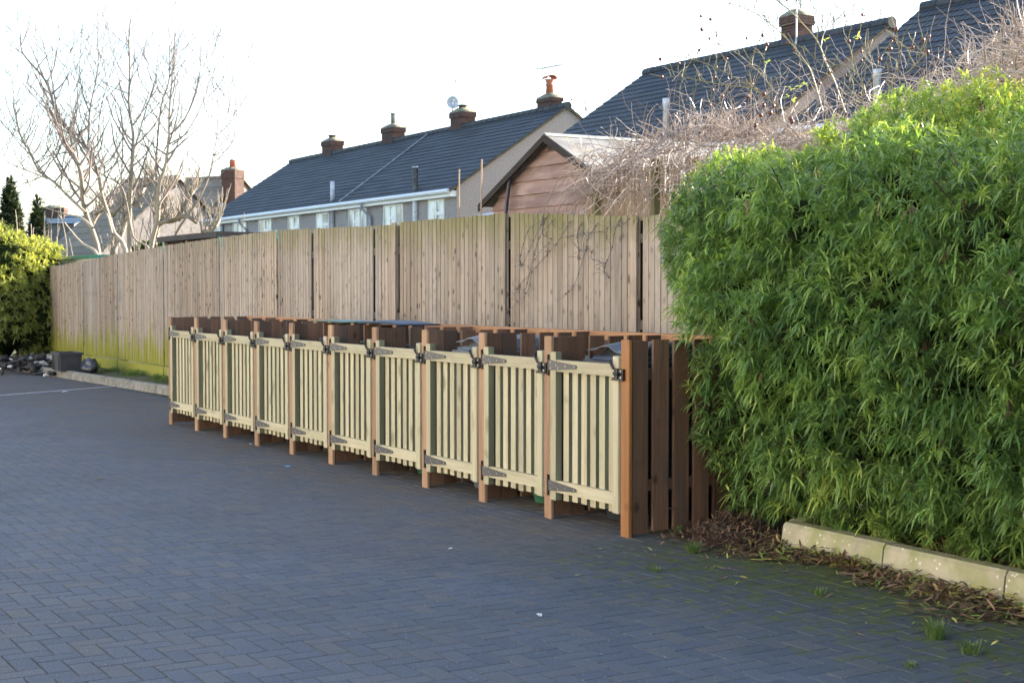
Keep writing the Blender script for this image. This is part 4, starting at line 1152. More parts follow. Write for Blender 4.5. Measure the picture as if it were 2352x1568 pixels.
def window(root, x0, x1, z0, z1, lights, y=0.0):
    mb = MB(); fr = .042
    mb.box(x0, x1, y - .03, y + .02, z0, z0 + fr); mb.box(x0, x1, y - .03, y + .02, z1 - fr, z1)
    n = lights; xs = [x0 + (x1 - x0) * k / n for k in range(n + 1)]
    for k, x in enumerate(xs):
        a_ = x if k == 0 else (x - fr if k == n else x - fr / 2)
        mb.box(a_, a_ + fr, y - .0295, y + .02, z0 + fr, z1 - fr)
    if n > 1:                                             # a top-hung light in one bay
        k = n // 2; zc = z0 + (z1 - z0) * .62
        mb.box(xs[k] + fr / 2, xs[k + 1] - fr / 2, y - .029, y + .02, zc - fr / 2, zc + fr / 2)
        for (za, zb) in ((z0 + fr, zc - fr / 2), (zc + fr / 2, z1 - fr)):       # casement sash
            xa, xb = xs[k] + fr / 2, xs[k + 1] - fr / 2
            if xb - xa > .2:
                mb.box(xa + .001, xa + .035, y - .04, y - .0, za, zb); mb.box(xb - .035, xb - .001, y - .04, y - .0, za, zb)
                mb.box(xa + .0355, xb - .0355, y - .04, y - .0, za, za + .035); mb.box(xa + .0355, xb - .0355, y - .04, y - .0, zb - .035, zb)
    f = mb.build('window', MAT['upvc'], root)
    mb = MB(); mb.box(x0 + .03, x1 - .03, y - .012, y - .004, z0 + .03, z1 - .03, rng.random()); mb.build('pane', MAT['pane'], f)
    mb = MB(); mb.box(x0 - .06, x1 + .06, y - .09, y - .0305, z0 - .05, z0 - .002); mb.build('sill', MAT['upvc'], f)
    return f
def gable_house(name, P, d, L, half, ze, zr, label, roofmat='slate', wallmat='dash', overhang=.28, verge=True):
    root, Mh = house_root(name, P, d)
    zs = ze + (zr - ze) * overhang / (half + overhang)
    mb = MB(); y0, y1 = overhang, 2 * half + overhang
    ya, yb = overhang, overhang + 2 * half; ym = overhang + half
    zw = ze + (zr - ze) * overhang / (half + overhang) - .05
    mb.prism_x([(ya, 0), (yb, 0), (yb, zw), (ym, zr - .06), (ya, zw)], -L, 0)
    mb.build('wall', MAT[wallmat], root)
    mb = MB(); n = 18
    roof_slope(mb, -L - .08, .08, 0, ze, ym, zr, n); roof_slope(mb, -L - .08, .08, 2 * ym, ze, ym, zr, n)
    rf = mb.build('roof', MAT[roofmat], root)
    mb = MB(); x = -L - .1
    while x < .1:
        x2 = min(x + .45, .1)
        mb.tube([(x, ym, zr - .01), (x2 - .005, ym, zr - .01)], [.135, .145], 10); x = x2
    mb.build('ridge_tiles', MAT[roofmat], rf)
    if verge:
        for x in (.0, -L - .095):
            for s_ in (0, 1):
                mb = MB()
                yy0, yy1 = (0, ym) if s_ == 0 else (2 * ym, ym)
                b = len(mb.v)
                x0, x1 = x + .004, x + .088
                mb.v += [(x0, yy0, ze - .012), (x1, yy0, ze - .012), (x1, yy1, zr - .012), (x0, yy1, zr - .012), (x0, yy0, ze - .09), (x1, yy0, ze - .09), (x1, yy1, zr - .09), (x0, yy1, zr - .09)]
                for q in ((0, 1, 2, 3), (4, 7, 6, 5), (0, 4, 5, 1), (1, 5, 6, 2), (2, 6, 7, 3), (3, 7, 4, 0)): mb.face([b + w_ for w_ in q])
                mb.build('verge', MAT['verge_stone'], rf)
    mb = MB(); mb.box(-L - .05, -.02, .05, overhang - .0025, ze - .23, ze - .03); mb.build('fascia', MAT['upvc'], root)
    mb = MB(); mb.tube([(-L - .1, -.03, ze - .05), (0.0, -.03, ze - .05)], .075, 8); mb.build('gutter', MAT['upvc'], root)
    tag(root, label, 'house')
    return root, rf, Mh, ym, zw

ZE, ZR = 4.8, 7.78
Pn, Pf = at_z(1037, 434, ZE), at_z(466, 507, ZE)
d1 = (Pf - Pn); d1.z = 0; L1 = d1.length; d1.normalize()
apex = None
b1 = Vector((-d1.y, d1.x, 0)); b1 = b1 if b1.x > 0 else -b1
# depth of the half span from the ridge end seen in the photo
best = min((abs((Pn.x + b1.x * k * .05) / (Pn.y + b1.y * k * .05) - (1308 - PCX) / PXF), k * .05) for k in range(40, 140))[1]
Hh = best - .28
Pn = Pn + d1 * .16 - b1 * 0.0
r1, rf1, Mh1, ym1, zw1 = gable_house('terraced_house', Pn, d1, L1 - .16, Hh, ZE, ZR, 'long grey pebbledash terrace with dark tiled roof and row of white windows', verge=True)
Mh1i = Mh1.inverted()
def on_front(px_, py_, y=.28):
    c_ = Mh1i @ CAM; d_ = Mh1i.to_3x3() @ ray(px_, py_); k = (y - c_.y) / d_.y; return c_ + d_ * k
def c2(x, y): return (750 + x / 1.8816) / 1.7415, (400 + y / 1.8816) / 1.7415
for (xa, xb, yt, n) in ((175, 262, 925, 2), (345, 445, 895, 3), (538, 635, 872, 2), (760, 845, 850, 2), (972, 1068, 830, 2), (1212, 1350, 795, 3), (1478, 1625, 765, 3), (1815, 1936, 722, 2)):
    a_, b_ = on_front(*c2(xa, yt)), on_front(*c2(xb, yt))
    z1 = min((a_.z + b_.z) / 2, ZE - .24)
    window(r1, a_.x, b_.x, z1 - 1.25, z1, n, .28)
for (xa, kind) in ((1092, 'pipe'), (1352, 'neck'), (424, 'neck'), (1714, 'white'), (258, 'pipe'), (1955 - 1090, 'cable')):
    if kind == 'cable': continue
    q = on_front(*c2(xa, 820), .2); mb = MB()
    if kind == 'neck': mb.tube([(q.x, -.03, ZE - .1), (q.x, -.03, ZE - .3), (q.x + .28, .2, ZE - .62), (q.x + .28, .2, 2.0)], .055, 8)
    else: mb.tube([(q.x, .2, ZE - .12), (q.x, .2, 2.0)], .085 if kind != 'white' else .1, 8)
    mb.build('downpipe', MAT['pipew'] if kind == 'white' else MAT['pipe'], r1)
def on_roof(px_, py_):
    c_ = Mh1i @ CAM; d_ = Mh1i.to_3x3() @ ray(px_, py_); sl = (ZR - ZE) / ym1
    k = (ZE + .02 + sl * c_.y - c_.z) / (d_.z - sl * d_.y); return c_ + d_ * k
for (x, yb, yt, rad, mt) in ((1091, 750, 615, .085, 'pipew'), (1714, 668, 500, .095, 'galv'), (259, 850, 775, .085, 'pipew')):
    q = on_roof(*c2(x, yb)); t_ = on_roof(*c2(x, yb)); hh = (yb - yt) / 1.8816 / 1.7415 / PXF * (Mh1 @ q).y
    mb = MB(); mb.lathe([(rad, -.2), (rad, hh * .9), (rad * 1.15, hh * .9), (rad * 1.15, hh)] if mt == 'galv' else [(rad, -.2), (rad, hh)], tuple(q), 12); mb.build('flue', MAT[mt], rf1, True)
q0, q1 = on_roof(*c2(1838, 240)), on_roof(*c2(1150, 772))
mb = MB(); mb.tube([q0 + Vector((0, 0, .04)), q0.lerp(q1, .5) + Vector((0, 0, .05)), q1 + Vector((0, -.05, .05)), (q1.x + .02, .24, ZE - .3), (q1.x + .25, .25, 3.0)], .026, 5); mb.build('cable', MAT['pipe'], rf1)
def ridge_x(px_):                                        # where along house-1's ridge a pixel column falls
    c_ = Mh1i @ CAM; d_ = Mh1i.to_3x3() @ ray(px_, 300); k = (ym1 - c_.y) / d_.y; return (c_ + d_ * k).x
for (xa, xb, pot) in ((1002, 1135, 'low'), (1450, 1600, 'thin'), (1965, 2128, 'low')):
    x0, x1 = ridge_x(c2(xa, 0)[0]), ridge_x(c2(xb, 0)[0]); w_ = abs(x1 - x0) * .40
    chimney(r1, rf1, (x0 + x1) / 2, ym1 + .15, ZR + .05, w_ * 1.3, .6, .52, MAT['brick'], pot)
x0, x1 = ridge_x(1227), ridge_x(1282); cxr = (x0 + x1) / 2
chimney(r1, rf1, cxr, ym1 + .15, ZR + .05, abs(x1 - x0) * .55, .46, .34, MAT['brick'], 'hood')
def dish(x, y, z, mast, rad=.42, yaw=0.6):
    m = MB()
    for j in range(6):
        rr = rad * j / 5
        for k in range(16):
            a = 2 * math.pi * k / 16; m.v.append((rr * math.cos(a), .09 * (rr / rad) ** 2 * -1, rr * 1.15 * math.sin(a)))
    for j in range(5):
        for k in range(16):
            k2 = (k + 1) % 16; m.face([j * 16 + k, j * 16 + k2, j * 16 + 16 + k2, j * 16 + 16 + k], .5)
    m.tube([(0, .02, 0), (0, .16, -.05), (0, .2, -.3)], .03, 6); m.tube([(0, -.03, -rad), (0, -.30, -.16), (0, -.34, -.08)], .014, 6); m.box(-.035, .035, -.40, -.32, -.09, -.03)
    o = m.build('satellite_dish', MAT['dish'], rf1, True); o.location = (x, y, z); o.rotation_euler = (-.25, 0, yaw)
    if mast:
        mm = MB(); mm.tube([(x, y + .2, z - mast), (x, y + .2, z + .1)], .025, 6); mm.build('dish_mast', MAT['aerial'], rf1)
def zat(px_, py_, x, y): 
    W_ = Mh1 @ Vector((x, y, 0)); return at_depth(px_, py_, W_.y).z
xd = ridge_x(1050); dish(xd, ym1 - .2, zat(1050, 238, xd, ym1), .75, .23, 1.1)
xd = ridge_x(1297); dish(xd, ym1 + .7, zat(1296, 231, xd, ym1 + .7), .5, .24, -.5)
def aerial(x, y, z0, z1, boom, parent):
    m = MB(); m.tube([(x, y, z0), (x, y, z1)], .022, 5); m.tube([(x - .1, y, z1 - .05), (x + boom, y, z1 - .12)], .014, 4)
    n = 14
    for k in range(n):
        u = x + boom * (k + 1) / n; m.tube([(u, y - .16, z1 - .06 - .06 * (k + 1) / n), (u, y + .16, z1 - .06 - .06 * (k + 1) / n)], .007, 3)
    m.build('aerial', MAT['aerial'], parent)
xd = ridge_x(1229); aerial(xd, ym1 + .1, ZR, zat(1229, 155, xd, ym1), 1.7, rf1)
xd = ridge_x(1041); aerial(xd, ym1 + .1, ZR, zat(1041, 182, xd, ym1), .3, rf1)

# second and third house, to the right
def ridge_house(name, pl_, pr_, extra, label):
    A, B_ = at_z(*pl_, ZR), at_z(*pr_, ZR)
    d = (A - B_); d.z = 0; L = d.length; d.normalize(); b_ = Vector((-d.y, d.x, 0)); b_ = b_ if b_.x > 0 else -b_
    B_ = B_ - d * extra; L += extra
    P = B_ - b_ * (Hh + .28)
    return gable_house(name, P, d, L, Hh, ZE, ZR, label)
r2, rf2, Mh2, ym2, _ = ridge_house('terraced_house', (1487, 167), (2043, 52), 0, 'grey tiled house in the middle right whose roof rises behind the dry climber')
r3, rf3, Mh3, ym3, _ = ridge_house('terraced_house', (2128, 16), (2352, -26), 8.0, 'dark tiled roof of the nearest house at the top right corner')
Mh2i = Mh2.inverted()
c_ = Mh2i @ CAM
def r2x(px_): d_ = Mh2i.to_3x3() @ ray(px_, 100); k = (ym2 + .2 - c_.y) / d_.y; return (c_ + d_ * k).x
x0, x1 = r2x(1792), r2x(1868)
chimney(r2, rf2, (x0 + x1) / 2, ym2 + .2, ZR + .05, abs(x1 - x0) * .5, .5, .62, MAT['brick'], None)
m = MB(); xm = r2x(1828); m.tube([(xm + .2, ym2 + .2, ZR + .9), (xm + .2, ym2 + .2, ZR + 2.6)], .03, 6); m.build('mast', MAT['aerial'], rf2)
m = MB(); xm = r2x(1853); m.tube([(xm, ym2 - .15, ZR - .1), (xm, ym2 - .15, ZR + 2.6)], .022, 6); m.build('mast', MAT['pipew'], rf2)
def roof_flue(Mh, ym, rf, px_, pyt, pyb, rad):
    Mi_ = Mh.inverted(); c0 = Mi_ @ CAM; d_ = Mi_.to_3x3() @ ray(px_, pyb); sl = (ZR - ZE) / ym
    k = (ZE + .02 + sl * c0.y - c0.z) / (d_.z - sl * d_.y); q = c0 + d_ * k
    hh = (pyb - pyt) / PXF * (Mh @ q).y
    mb = MB(); mb.lathe([(rad, -.2), (rad, hh * .84), (rad * 1.22, hh * .85), (rad * 1.1, hh)], tuple(q), 14); mb.build('flue', MAT['pipew'], rf, True)
roof_flue(Mh2, ym2, rf2, 1529.5, 227, 330, .072)
roof_flue(Mh3, ym3, rf3, 2015, 160, 240, .07)

# ------------------------------------------------------------------ far houses on the left
def far_house(name, ridge_a, ridge_b, Za, Zb, half, drop, label, roofm='rooftan', wallm='renderg', flip=False):
    A, B_ = at_depth(*ridge_a, Za), at_depth(*ridge_b, Zb)
    zr = (A.z + B_.z) / 2; A.z = B_.z = 0
    X = (B_ - A); L = X.length; X.normalize(); ang = math.atan2(X.y, X.x)
    root = empty(name, A, ang)
    mb = MB(); ze = zr - drop
    mb.prism_x([(-half + .2, 0), (half - .2, 0), (half - .2, ze), (0, zr - .1), (-half + .2, ze)], .15, L - .15); mb.build('wall', MAT[wallm], root)
    mb = MB(); roof_slope(mb, 0, L, -half, ze, 0, zr, 12); roof_slope(mb, 0, L, half, ze, 0, zr, 12)
    rf = mb.build('roof', MAT[roofm], root)
    mb = MB(); mb.tube([(0, 0, zr), (L, 0, zr)], .14, 8); mb.build('ridge_tiles', MAT[roofm], rf)
    tag(root, label, 'house'); return root, rf, zr, L
rA, rfA, zA, LA = far_house('brown_roofed_house', (284, 406), (411, 419), 80, 77, 5.4, 4.4, 'brown roofed house behind the bare tree, nearest its trunk')
rB, rfB, zB, LB = far_house('brown_roofed_house', (428, 402), (556, 418), 88, 86, 5.0, 3.4, 'brown roofed house with brick chimney left of the long terrace')
Wc = at_depth(570, 420, 78)
ch_root = None
loc = rB.matrix_basis.inverted() @ Wc
chimney(rB, rfB, LB + .3, -1.2, at_depth(570, 440, 84).z, .95, .8, 1.25, MAT['brick'], 'pot')
m = MB(); m.tube([(LB + .3, -1.2, zB), (LB + .3, -1.2, at_depth(569, 328, 84).z)], .025, 4); m.tube([(LB + .3, -1.2, at_depth(569, 330, 84).z), (LB + 1.5, -1.2, at_depth(569, 331, 84).z)], .014, 4); m.build('aerial', MAT['aerial'], rfB)
rC, rfC, zC, LC = far_house('white_trimmed_house', (92, 499), (205, 501), 95, 95, 3.0, .5, 'low dark house with white roof edge behind the left hedge', 'felt_blue', 'renderg')
chimney(rC, rfC, 1.0, 0, zC + .1, 1.3, .9, .5, MAT['brick'], None)

# ------------------------------------------------------------------ trees and far planting
def c1(x, y): return x / 2.482, y / 2.482
def bare_tree():
    R = random.Random(14)
    ZT = 33.0
    base = at_depth(285, 560, ZT)
    root = empty('bare_tree', (base.x, base.y, 0))
    tr, tw_ = MB(), MB()
    def P3(x, y, dz): 
        q = at_depth(*c1(x, y), ZT + dz); return q - Vector((base.x, base.y, 0))
    stems = [([(565, 1700), (560, 1450), (530, 1330), (490, 1220), (470, 1120), (460, 990), (420, 880), (350, 760), (290, 540), (245, 440), (130, 305), (118, 200)], .12, -1),
             ([(530, 1300), (460, 1240), (370, 1220), (215, 1170)], .055, -1.3), ([(570, 1500), (540, 1430), (470, 1390), (400, 1310), (335, 1225)], .07, -1.6),
             ([(720, 1700), (715, 1425), (650, 1330), (615, 1220), (580, 1110), (570, 1020), (500, 850), (415, 780), (330, 640), (290, 420), (240, 230)], .10, -.4),
             ([(570, 1010), (510, 880), (505, 750), (515, 610), (560, 380), (555, 180), (560, 30)], .05, -.3), ([(737, 1700), (737, 1430), (740, 1180), (750, 1000), (755, 870), (760, 770), (735, 600), (740, 400), (735, 210), (748, 90)], .10, .3),
             ([(860, 1700), (862, 1410), (900, 1240), (905, 1060), (945, 940), (965, 770), (965, 640), (985, 400), (998, 160)], .11, .6), ([(965, 770), (1040, 700), (1100, 570), (1140, 400), (1145, 260)], .04, .6),
             ([(895, 1250), (890, 1130), (895, 850), (920, 600), (965, 450), (965, 230), (955, 130)], .055, .9), ([(950, 1500), (1000, 1340), (1060, 1240), (1130, 1140), (1190, 1010), (1215, 890), (1240, 740), (1240, 520)], .06, 1.2),
             ([(870, 1500), (840, 1405), (760, 1350), (720, 1150), (680, 1050), (560, 980), (500, 850), (380, 580)], .05, -.1), ([(490, 1215), (400, 1130), (310, 1040), (220, 970), (160, 850), (110, 760), (80, 600), (70, 440)], .06, -1.0),
             ([(300, 1030), (200, 990), (50, 930), (-20, 880)], .03, -1.0), ([(250, 1000), (130, 1050), (0, 1045)], .025, -1.2), ([(760, 870), (840, 600), (880, 480), (900, 330), (920, 170)], .03, .3), ([(765, 690), (840, 600), (890, 470)], .02, .3),
             ([(600, 960), (560, 870), (570, 650), (620, 450), (680, 250), (690, 110)], .03, .1), ([(690, 1060), (700, 850), (690, 640), (610, 480), (590, 300)], .035, .1), ([(470, 1010), (440, 900), (370, 870), (240, 890), (110, 800), (0, 690)], .03, -.6),
             ([(800, 820), (870, 870), (895, 1000)], .03, .5), ([(1215, 890), (1300, 850), (1345, 740)], .02, 1.2), ([(1240, 770), (1310, 700), (1345, 600), (1345, 470)], .02, 1.2), ([(980, 830), (1060, 760), (1140, 620), (1190, 470), (1180, 320)], .03, .8),
             ([(460, 990), (400, 560), (375, 330)], .025, -.8), ([(510, 640), (460, 480), (460, 260), (485, 20)], .03, -.2), ([(640, 1330), (600, 1200), (520, 1130), (380, 1090), (290, 1060)], .04, -.5)]
    tips = []
    for path, r0, dz in stems:
        pts = [P3(x, y, dz + .25 * math.sin(i * 1.1 + dz)) for i, (x, y) in enumerate(path)]
        sm = spline(pts, 3); n = len(sm)
        tr.tube(sm, [max(.006, .62 * r0 * (1 - .88 * k / n)) for k in range(n)], 7, R.random(), False)
        for k in range(n):
            h = sm[k].z
            if h < 3.2 or h > 7.1: continue
            for _rep in range(2 if k > n * .45 else 1):
              if R.random() < .75:
                s_ = -1 if R.random() < .5 else 1
                dd = (s_ * R.uniform(.3, .95), R.uniform(-.7, .7), R.uniform(.3, 1.0))
                ln_ = R.randint(5, 9)
                br = wander(sm[k], dd, ln_, .15, -.14, .16, R)
                rb = max(.007, r0 * (1 - .88 * k / n) * .42)
                tw_.tube(br, [max(.0068, rb * (1 - .6 * q / ln_)) for q in range(ln_ + 1)], 4, R.random(), False)
                for q in range(2, ln_ + 1):
                    if R.random() < .5:
                        t2 = wander(br[q], (R.uniform(-.8, .8), R.uniform(-.6, .6), R.uniform(.4, 1)), R.randint(3, 7), .11, -.12, .16, R)
                        tw_.tube(t2, [.0052 * (1 - .3 * v_ / len(t2)) for v_ in range(len(t2))], 3, R.random(), False)
    tr.build('trunk', MAT['bark'], root, True); tw_.build('twigs', MAT['twig'], root)
    tag(root, 'tall many stemmed bare tree with pale bark and fine upright twigs behind the far fence', 'tree')
bare_tree()
def pollard():
    R = random.Random(4); ZT = 39.0
    base = at_depth(430, 560, ZT); root = empty('pruned_shrub', (base.x, base.y, 0)); mb = MB(); tw_ = MB()
    for (xs, ys, r0) in (([640, 700, 760, 800], [1230, 1160, 1160, 1180], .07), ([930, 980, 1060, 1120], [1260, 1260, 1230, 1270], .07), ([520, 560, 590, 640], [1290, 1210, 1190, 1150], .07), ([900, 930, 960, 1000], [1250, 1180, 1090, 1060], .06), ([1020, 1060, 1090, 1120], [1260, 1150, 1110, 1070], .05),
                         ([800, 830, 860, 880], [1120, 1060, 1040, 1010], .05), ([1150, 1190, 1240, 1255], [1340, 1330, 1280, 1220], .05), ([880, 900, 920, 950], [1400, 1300, 1270, 1260], .08), ([640, 690, 720, 740], [1450, 1350, 1250, 1200], .08)):
        pts = [at_depth(*c1(x, y), ZT + R.uniform(-.4, .4)) - Vector((base.x, base.y, 0)) for x, y in zip(xs, ys)]
        sm = spline(pts, 3); mb.tube(sm, [r0 * (1 - .3 * k / len(sm)) for k in range(len(sm))], 6, R.random())
        for q in sm[::1]:
            for _ in range(4):
                t2 = wander(q, (R.uniform(-.5, .5), R.uniform(-.5, .5), R.uniform(.5, 1)), R.randint(3, 7), .13, -.1, .15, R)
                tw_.tube(t2, [.018 * (1 - .6 * v_ / len(t2)) for v_ in range(len(t2))], 4, R.random(), False)
    for i in range(40):
        x = R.uniform(-5.5, 1.5); q = Vector((x, R.uniform(-.5, .8), R.uniform(1.6, 2.6)))
        t2 = wander(q, (R.uniform(-.15, .15), 0, 1), R.randint(5, 9), .17, -.05, .08, R); tw_.tube(t2, [.02 * (1 - .5 * v_ / len(t2)) for v_ in range(len(t2))], 4, R.random(), False)
    mb.build('trunk', MAT['bark'], root, True); tw_.build('twigs', MAT['bark'], root)
    tag(root, 'heavily pruned pale shrub with knobbly sunlit branches behind the bare tree', 'shrub')
pollard()
def curly_tree():
    R = random.Random(9); ZT = 58.0
    base = at_depth(1890, 300, ZT); root = empty('curly_willow', (base.x, base.y, 0)); mb = MB(); tk = MB()
    B0 = Vector((0, 0, 0)); tk.tube([(0, 0, 0), (0.1, 0, 5), (0, 0, 9.5)], [.3, .25, .2], 8); tk.build('trunk', MAT['bark'], root)
    for i in range(95):
        x = R.uniform(-2.3, 2.2)
        q = Vector((x, R.uniform(-1.2, 1.2), R.uniform(10.2, 12.4) - abs(x) * .25))
        d = (x * .25, R.uniform(-.2, .2), 1)
        pts = wander(q, d, R.randint(8, 15), .15, -.06, .42, R)
        mb.tube(pts, [.022 * (1 - .6 * v_ / len(pts)) for v_ in range(len(pts))], 4, R.random(), False)
    for i in range(16):
        x = R.uniform(-2, 2); mb.tube([(0, 0, 8), (x * .5, 0, 9.6), (x, 0, 11.6)], [.06, .045, .03], 5, R.random(), False)
    mb.build('twigs', MAT['willow'], root)
    tag(root, 'curly twigged leafless tree rising behind the chimney at the upper right', 'tree')
curly_tree()
def leafy(name, label, cat, lumps, nclus, length, width, mat, loc, nleaf=10, trunk=None, shell=.3, droop=.3, core=.72, coremat=None, clip=None, seedn=1.3):
    C = np.array([l[:3] for l in lumps], float); R_ = np.array([l[3:6] for l in lumps], float)
    lo, hi = (C - R_).min(0), (C + R_).max(0)
    n = nclus * 14; p = nr.uniform(lo, hi, (n, 3)); e, nm = lumps_field(p, C, R_)
    nz = vnoise(p, seedn)
    ok = (e < 0) & (e > -shell * (.55 + .8 * nz)) & (p[:, 2] > .05)
    if clip is not None: ok &= clip(p)
    p, nm, nz = p[ok][:nclus], nm[ok][:nclus], nz[ok][:nclus]
    ax = nm * .8 + np.array([0, 0, .5]) + nr.normal(0, .3, p.shape); ax /= np.linalg.norm(ax, axis=1, keepdims=True)
    V, F, r_ = leaf_clusters(p, ax, nleaf, length, width, droop, np.clip(.45 + .35 * nz + nr.normal(0, .1, len(p)), 0, 1))
    root = empty(name, loc); np_mesh('foliage', V, F, r_, mat, root, True)
    mb = MB()
    for i, (c_, r__) in enumerate(zip(C, R_)): mb.blob(tuple(c_), tuple(r__ * core), nu=12, nv=8, amp=.35, seed=i)
    mb.build('inner_growth', coremat or MAT['core'], root, True)
    if trunk:
        mb = MB(); mb.tube([(0, 0, 0), (.03, 0, trunk * .5), (0, .02, trunk)], [.12, .1, .06], 7); mb.build('trunk', MAT['stem'], root)
    tag(root, label, cat); return root
# left hedge beyond the end of the fence
q = on_y(115, 700, FY); hl = L2W(q.x - .2, FY - .55, 0)
leafy('evergreen_shrub', 'rounded yellow green evergreen shrub sunlit on top at the left edge beyond the fence end', 'shrub',
      [(.15, .15, .9, .7, .6, 1.1), (-.6, -.2, 1.0, 1.1, .9, 1.35), (-1.7, -.1, 1.1, 1.3, 1.0, 1.5), (-2.9, 0, 1.1, 1.3, 1.0, 1.5), (-.25, .35, 1.95, .85, .95, .80), (-1.1, .6, 2.2, 1.0, 1.1, .9), (-2.2, .6, 2.3, 1.2, 1.1, .9), (-3.4, .6, 2.2, 1.2, 1.1, .9), (0.12, .6, 2.05, .68, .7, .62)],
      6500, .13, .022, MAT['leaf_far'], hl, 12, 1.0, .3, .4, .75)
def conifer(px_, top, bot, half, ZT, label):
    b_ = at_depth(px_, 560, ZT); t_ = at_depth(px_, top, ZT); h = t_.z; w_ = half / PXF * ZT
    lumps = []
    for k in range(9):
        f = k / 8; z = h * (.3 + .66 * f); rr = w_ * (1.05 - .82 * f ** 1.6)
        lumps.append((rng.uniform(-.1, .1) * w_, 0, z, rr, rr, h * .1))
    leafy('conifer_tree', label, 'conifer', lumps, 1500, .35, .10, MAT['conifer'], (b_.x, b_.y, 0), 8, h * .4, .5, .1, .8)
conifer(24, 425, 520, 38, 70, 'dark upright conifer nearest the left edge of the view')
conifer(88, 472, 520, 24, 66, 'smaller dark conifer right of the tallest one at left')
b_ = at_depth(448, 560, 46)
leafy('evergreen_bush', 'green evergreen bush between the bare tree and the long terrace', 'bush', [(-1.2, 0, 2.0, 1.3, 1, 1.0), (.2, 0, 2.1, .9, 1, .95), (-.4, 0, 1.3, 1.6, 1, 1.2)], 1300, .2, .07, MAT['laurel'], (b_.x, b_.y, 0), 9, 1.0, .35)
b_ = at_depth(300, 560, 52)
bk = MB(); bk.box(-9, 5, 0, .3, 0, 2.6); o = bk.build('grey_garden_wall', MAT['renderg']); o.location = (b_.x, b_.y, 0); o.rotation_euler = (0, 0, .1)
tag(o, 'dull grey rendered garden wall seen between the stems of the bare tree', 'wall')

# ------------------------------------------------------------------ small things on the ground
def crate():
    q = Mi @ at_z(138, 850, .13)
    root = yard_empty('plastic_crate', q.x, q.y + .12, .115)
    mb = MB(); w_, d_, h_ = .30, .19, .32
    def rg(k, z): return [(-w_ * k, -d_ * k, z), (w_ * k, -d_ * k, z), (w_ * k, d_ * k, z), (-w_ * k, d_ * k, z)]
    rings = [rg(.88, 0), rg(1, h_), rg(.96, h_), rg(.84, .02)]
    for r_ in rings: mb.v += r_
    for l in range(3):
        for i in range(4):
            j = (i + 1) % 4; mb.face([l * 4 + i, l * 4 + j, l * 4 + 4 + j, l * 4 + 4 + i], .5)
    mb.face([3, 2, 1, 0], .5); mb.face([12, 13, 14, 15], .5)
    for x in (-.24, -.17, .17, .24): mb.box(x - .012, x + .012, -.196, -.178, .02, h_ - .02, .5)
    mb.build('body', MAT['crate'], root)
    mb = MB(); mb.box(-w_ - .02, w_ + .02, -d_ - .02, -d_ + .012, h_ - .03, h_ + .012); mb.box(-w_ - .02, w_ + .02, d_ - .012, d_ + .02, h_ - .03, h_ + .012)
    mb.box(-w_ - .02, -w_ + .012, -d_ + .0125, d_ - .0125, h_ - .03, h_ + .012); mb.box(w_ - .012, w_ + .02, -d_ + .0125, d_ - .0125, h_ - .03, h_ + .012); mb.build('rim', MAT['crate'], root)
    tag(root, 'dark grey plastic recycling box standing on the verge at the far kerb', 'crate')
    mb = MB(); mb.blob((0, 0, .12), (.26, .15, .13), None, 14, 10, .5, 3); o = mb.build('refuse_sack', MAT['bin_black'], smooth=True); in_yard(o, q.x + .62, q.y + .35, .1)
    tag(o, 'dark plastic sack slumped against the fence right of the recycling box', 'sack')
crate()
def rubbish():
    R = random.Random(31); c0 = Mi @ at_z(40, 858, 0)
    mb = MB(); mp = MB()
    for i in range(150):
        x, y = c0.x + R.gauss(-.6, .7), c0.y + R.gauss(.35, .25)
        z = max(.02, .22 * math.exp(-((x - c0.x + .6) ** 2) / .8) + R.uniform(-.05, .08))
        (mb if R.random() < .92 else mp).blob((x, y, z), (R.uniform(.04, .14), R.uniform(.03, .1), R.uniform(.02, .07)), None, 7, 5, .5, i)
    e0, e1 = Mi @ at_z(62, 868, .05), Mi @ at_z(108, 832, .35)
    o = mb.build('rubbish_heap', MAT['dark_junk']); in_yard(o); tag(o, kind='stuff'); o['label'] = 'dark heap of garden rubbish under the left shrub'; o['category'] = 'rubbish'
    o2 = mp.build('pale_rubble', MAT['pale_junk']); in_yard(o2); tag(o2, kind='stuff'); o2['label'] = 'pale bits of rubble and plastic on the dark heap'; o2['category'] = 'rubble'
rubbish()
q = Mi @ at_z(62, 822, .1)
mb = MB(); mb.tube([(0, 0, 0), (0, 0, .9)], .05, 8); mb.lathe([(.06, 0), (.06, .04), (.03, .06)], (0, 0, .9), 8)
o = mb.build('bollard', MAT['steelpost']); in_yard(o, q.x, q.y, .05); tag(o, 'plain grey steel post under the dark left shrub', 'bollard')

def scatter_leaves(name, pts, length, width, mat, label, cat, flat=.25, rbias=None):
    n = len(pts); P = np.array(pts)
    ax = np.tile(np.array([[0, 0, 1.0]]), (n, 1)) + nr.normal(0, flat, (n, 3)); ax /= np.linalg.norm(ax, axis=1, keepdims=True)
    V, F, r_ = leaf_clusters(P, ax, 1, length, width, .12, nr.random(n) if rbias is None else rbias, (1.25, 1.75))
    V[:, 2] = np.maximum(V[:, 2], .004)
    o = np_mesh(name, V, F, r_, mat); in_yard(o); tag(o, label, cat, None, 'stuff'); return o
pts = []
R = random.Random(77)
for i in range(5200):
    x = kx + R.uniform(-.15, 3.4); yk = k1.y + slope * (x - kx)
    wdt = .17 + .09 * math.sin(x * 3.1) + .05 * math.sin(x * 7.7)
    y = yk - abs(R.gauss(0, wdt * .75)) - .01
    z = .012 + .05 * math.exp(-((yk - y) / .07) ** 2) * R.random() + R.uniform(0, .012)
    pts.append((x, y, z))
scatter_leaves('leaf_litter', pts, .085, .0135, MAT['litter'], 'drift of brown and yellow fallen leaves along the pale kerb foot', 'leaf litter')
pts = []
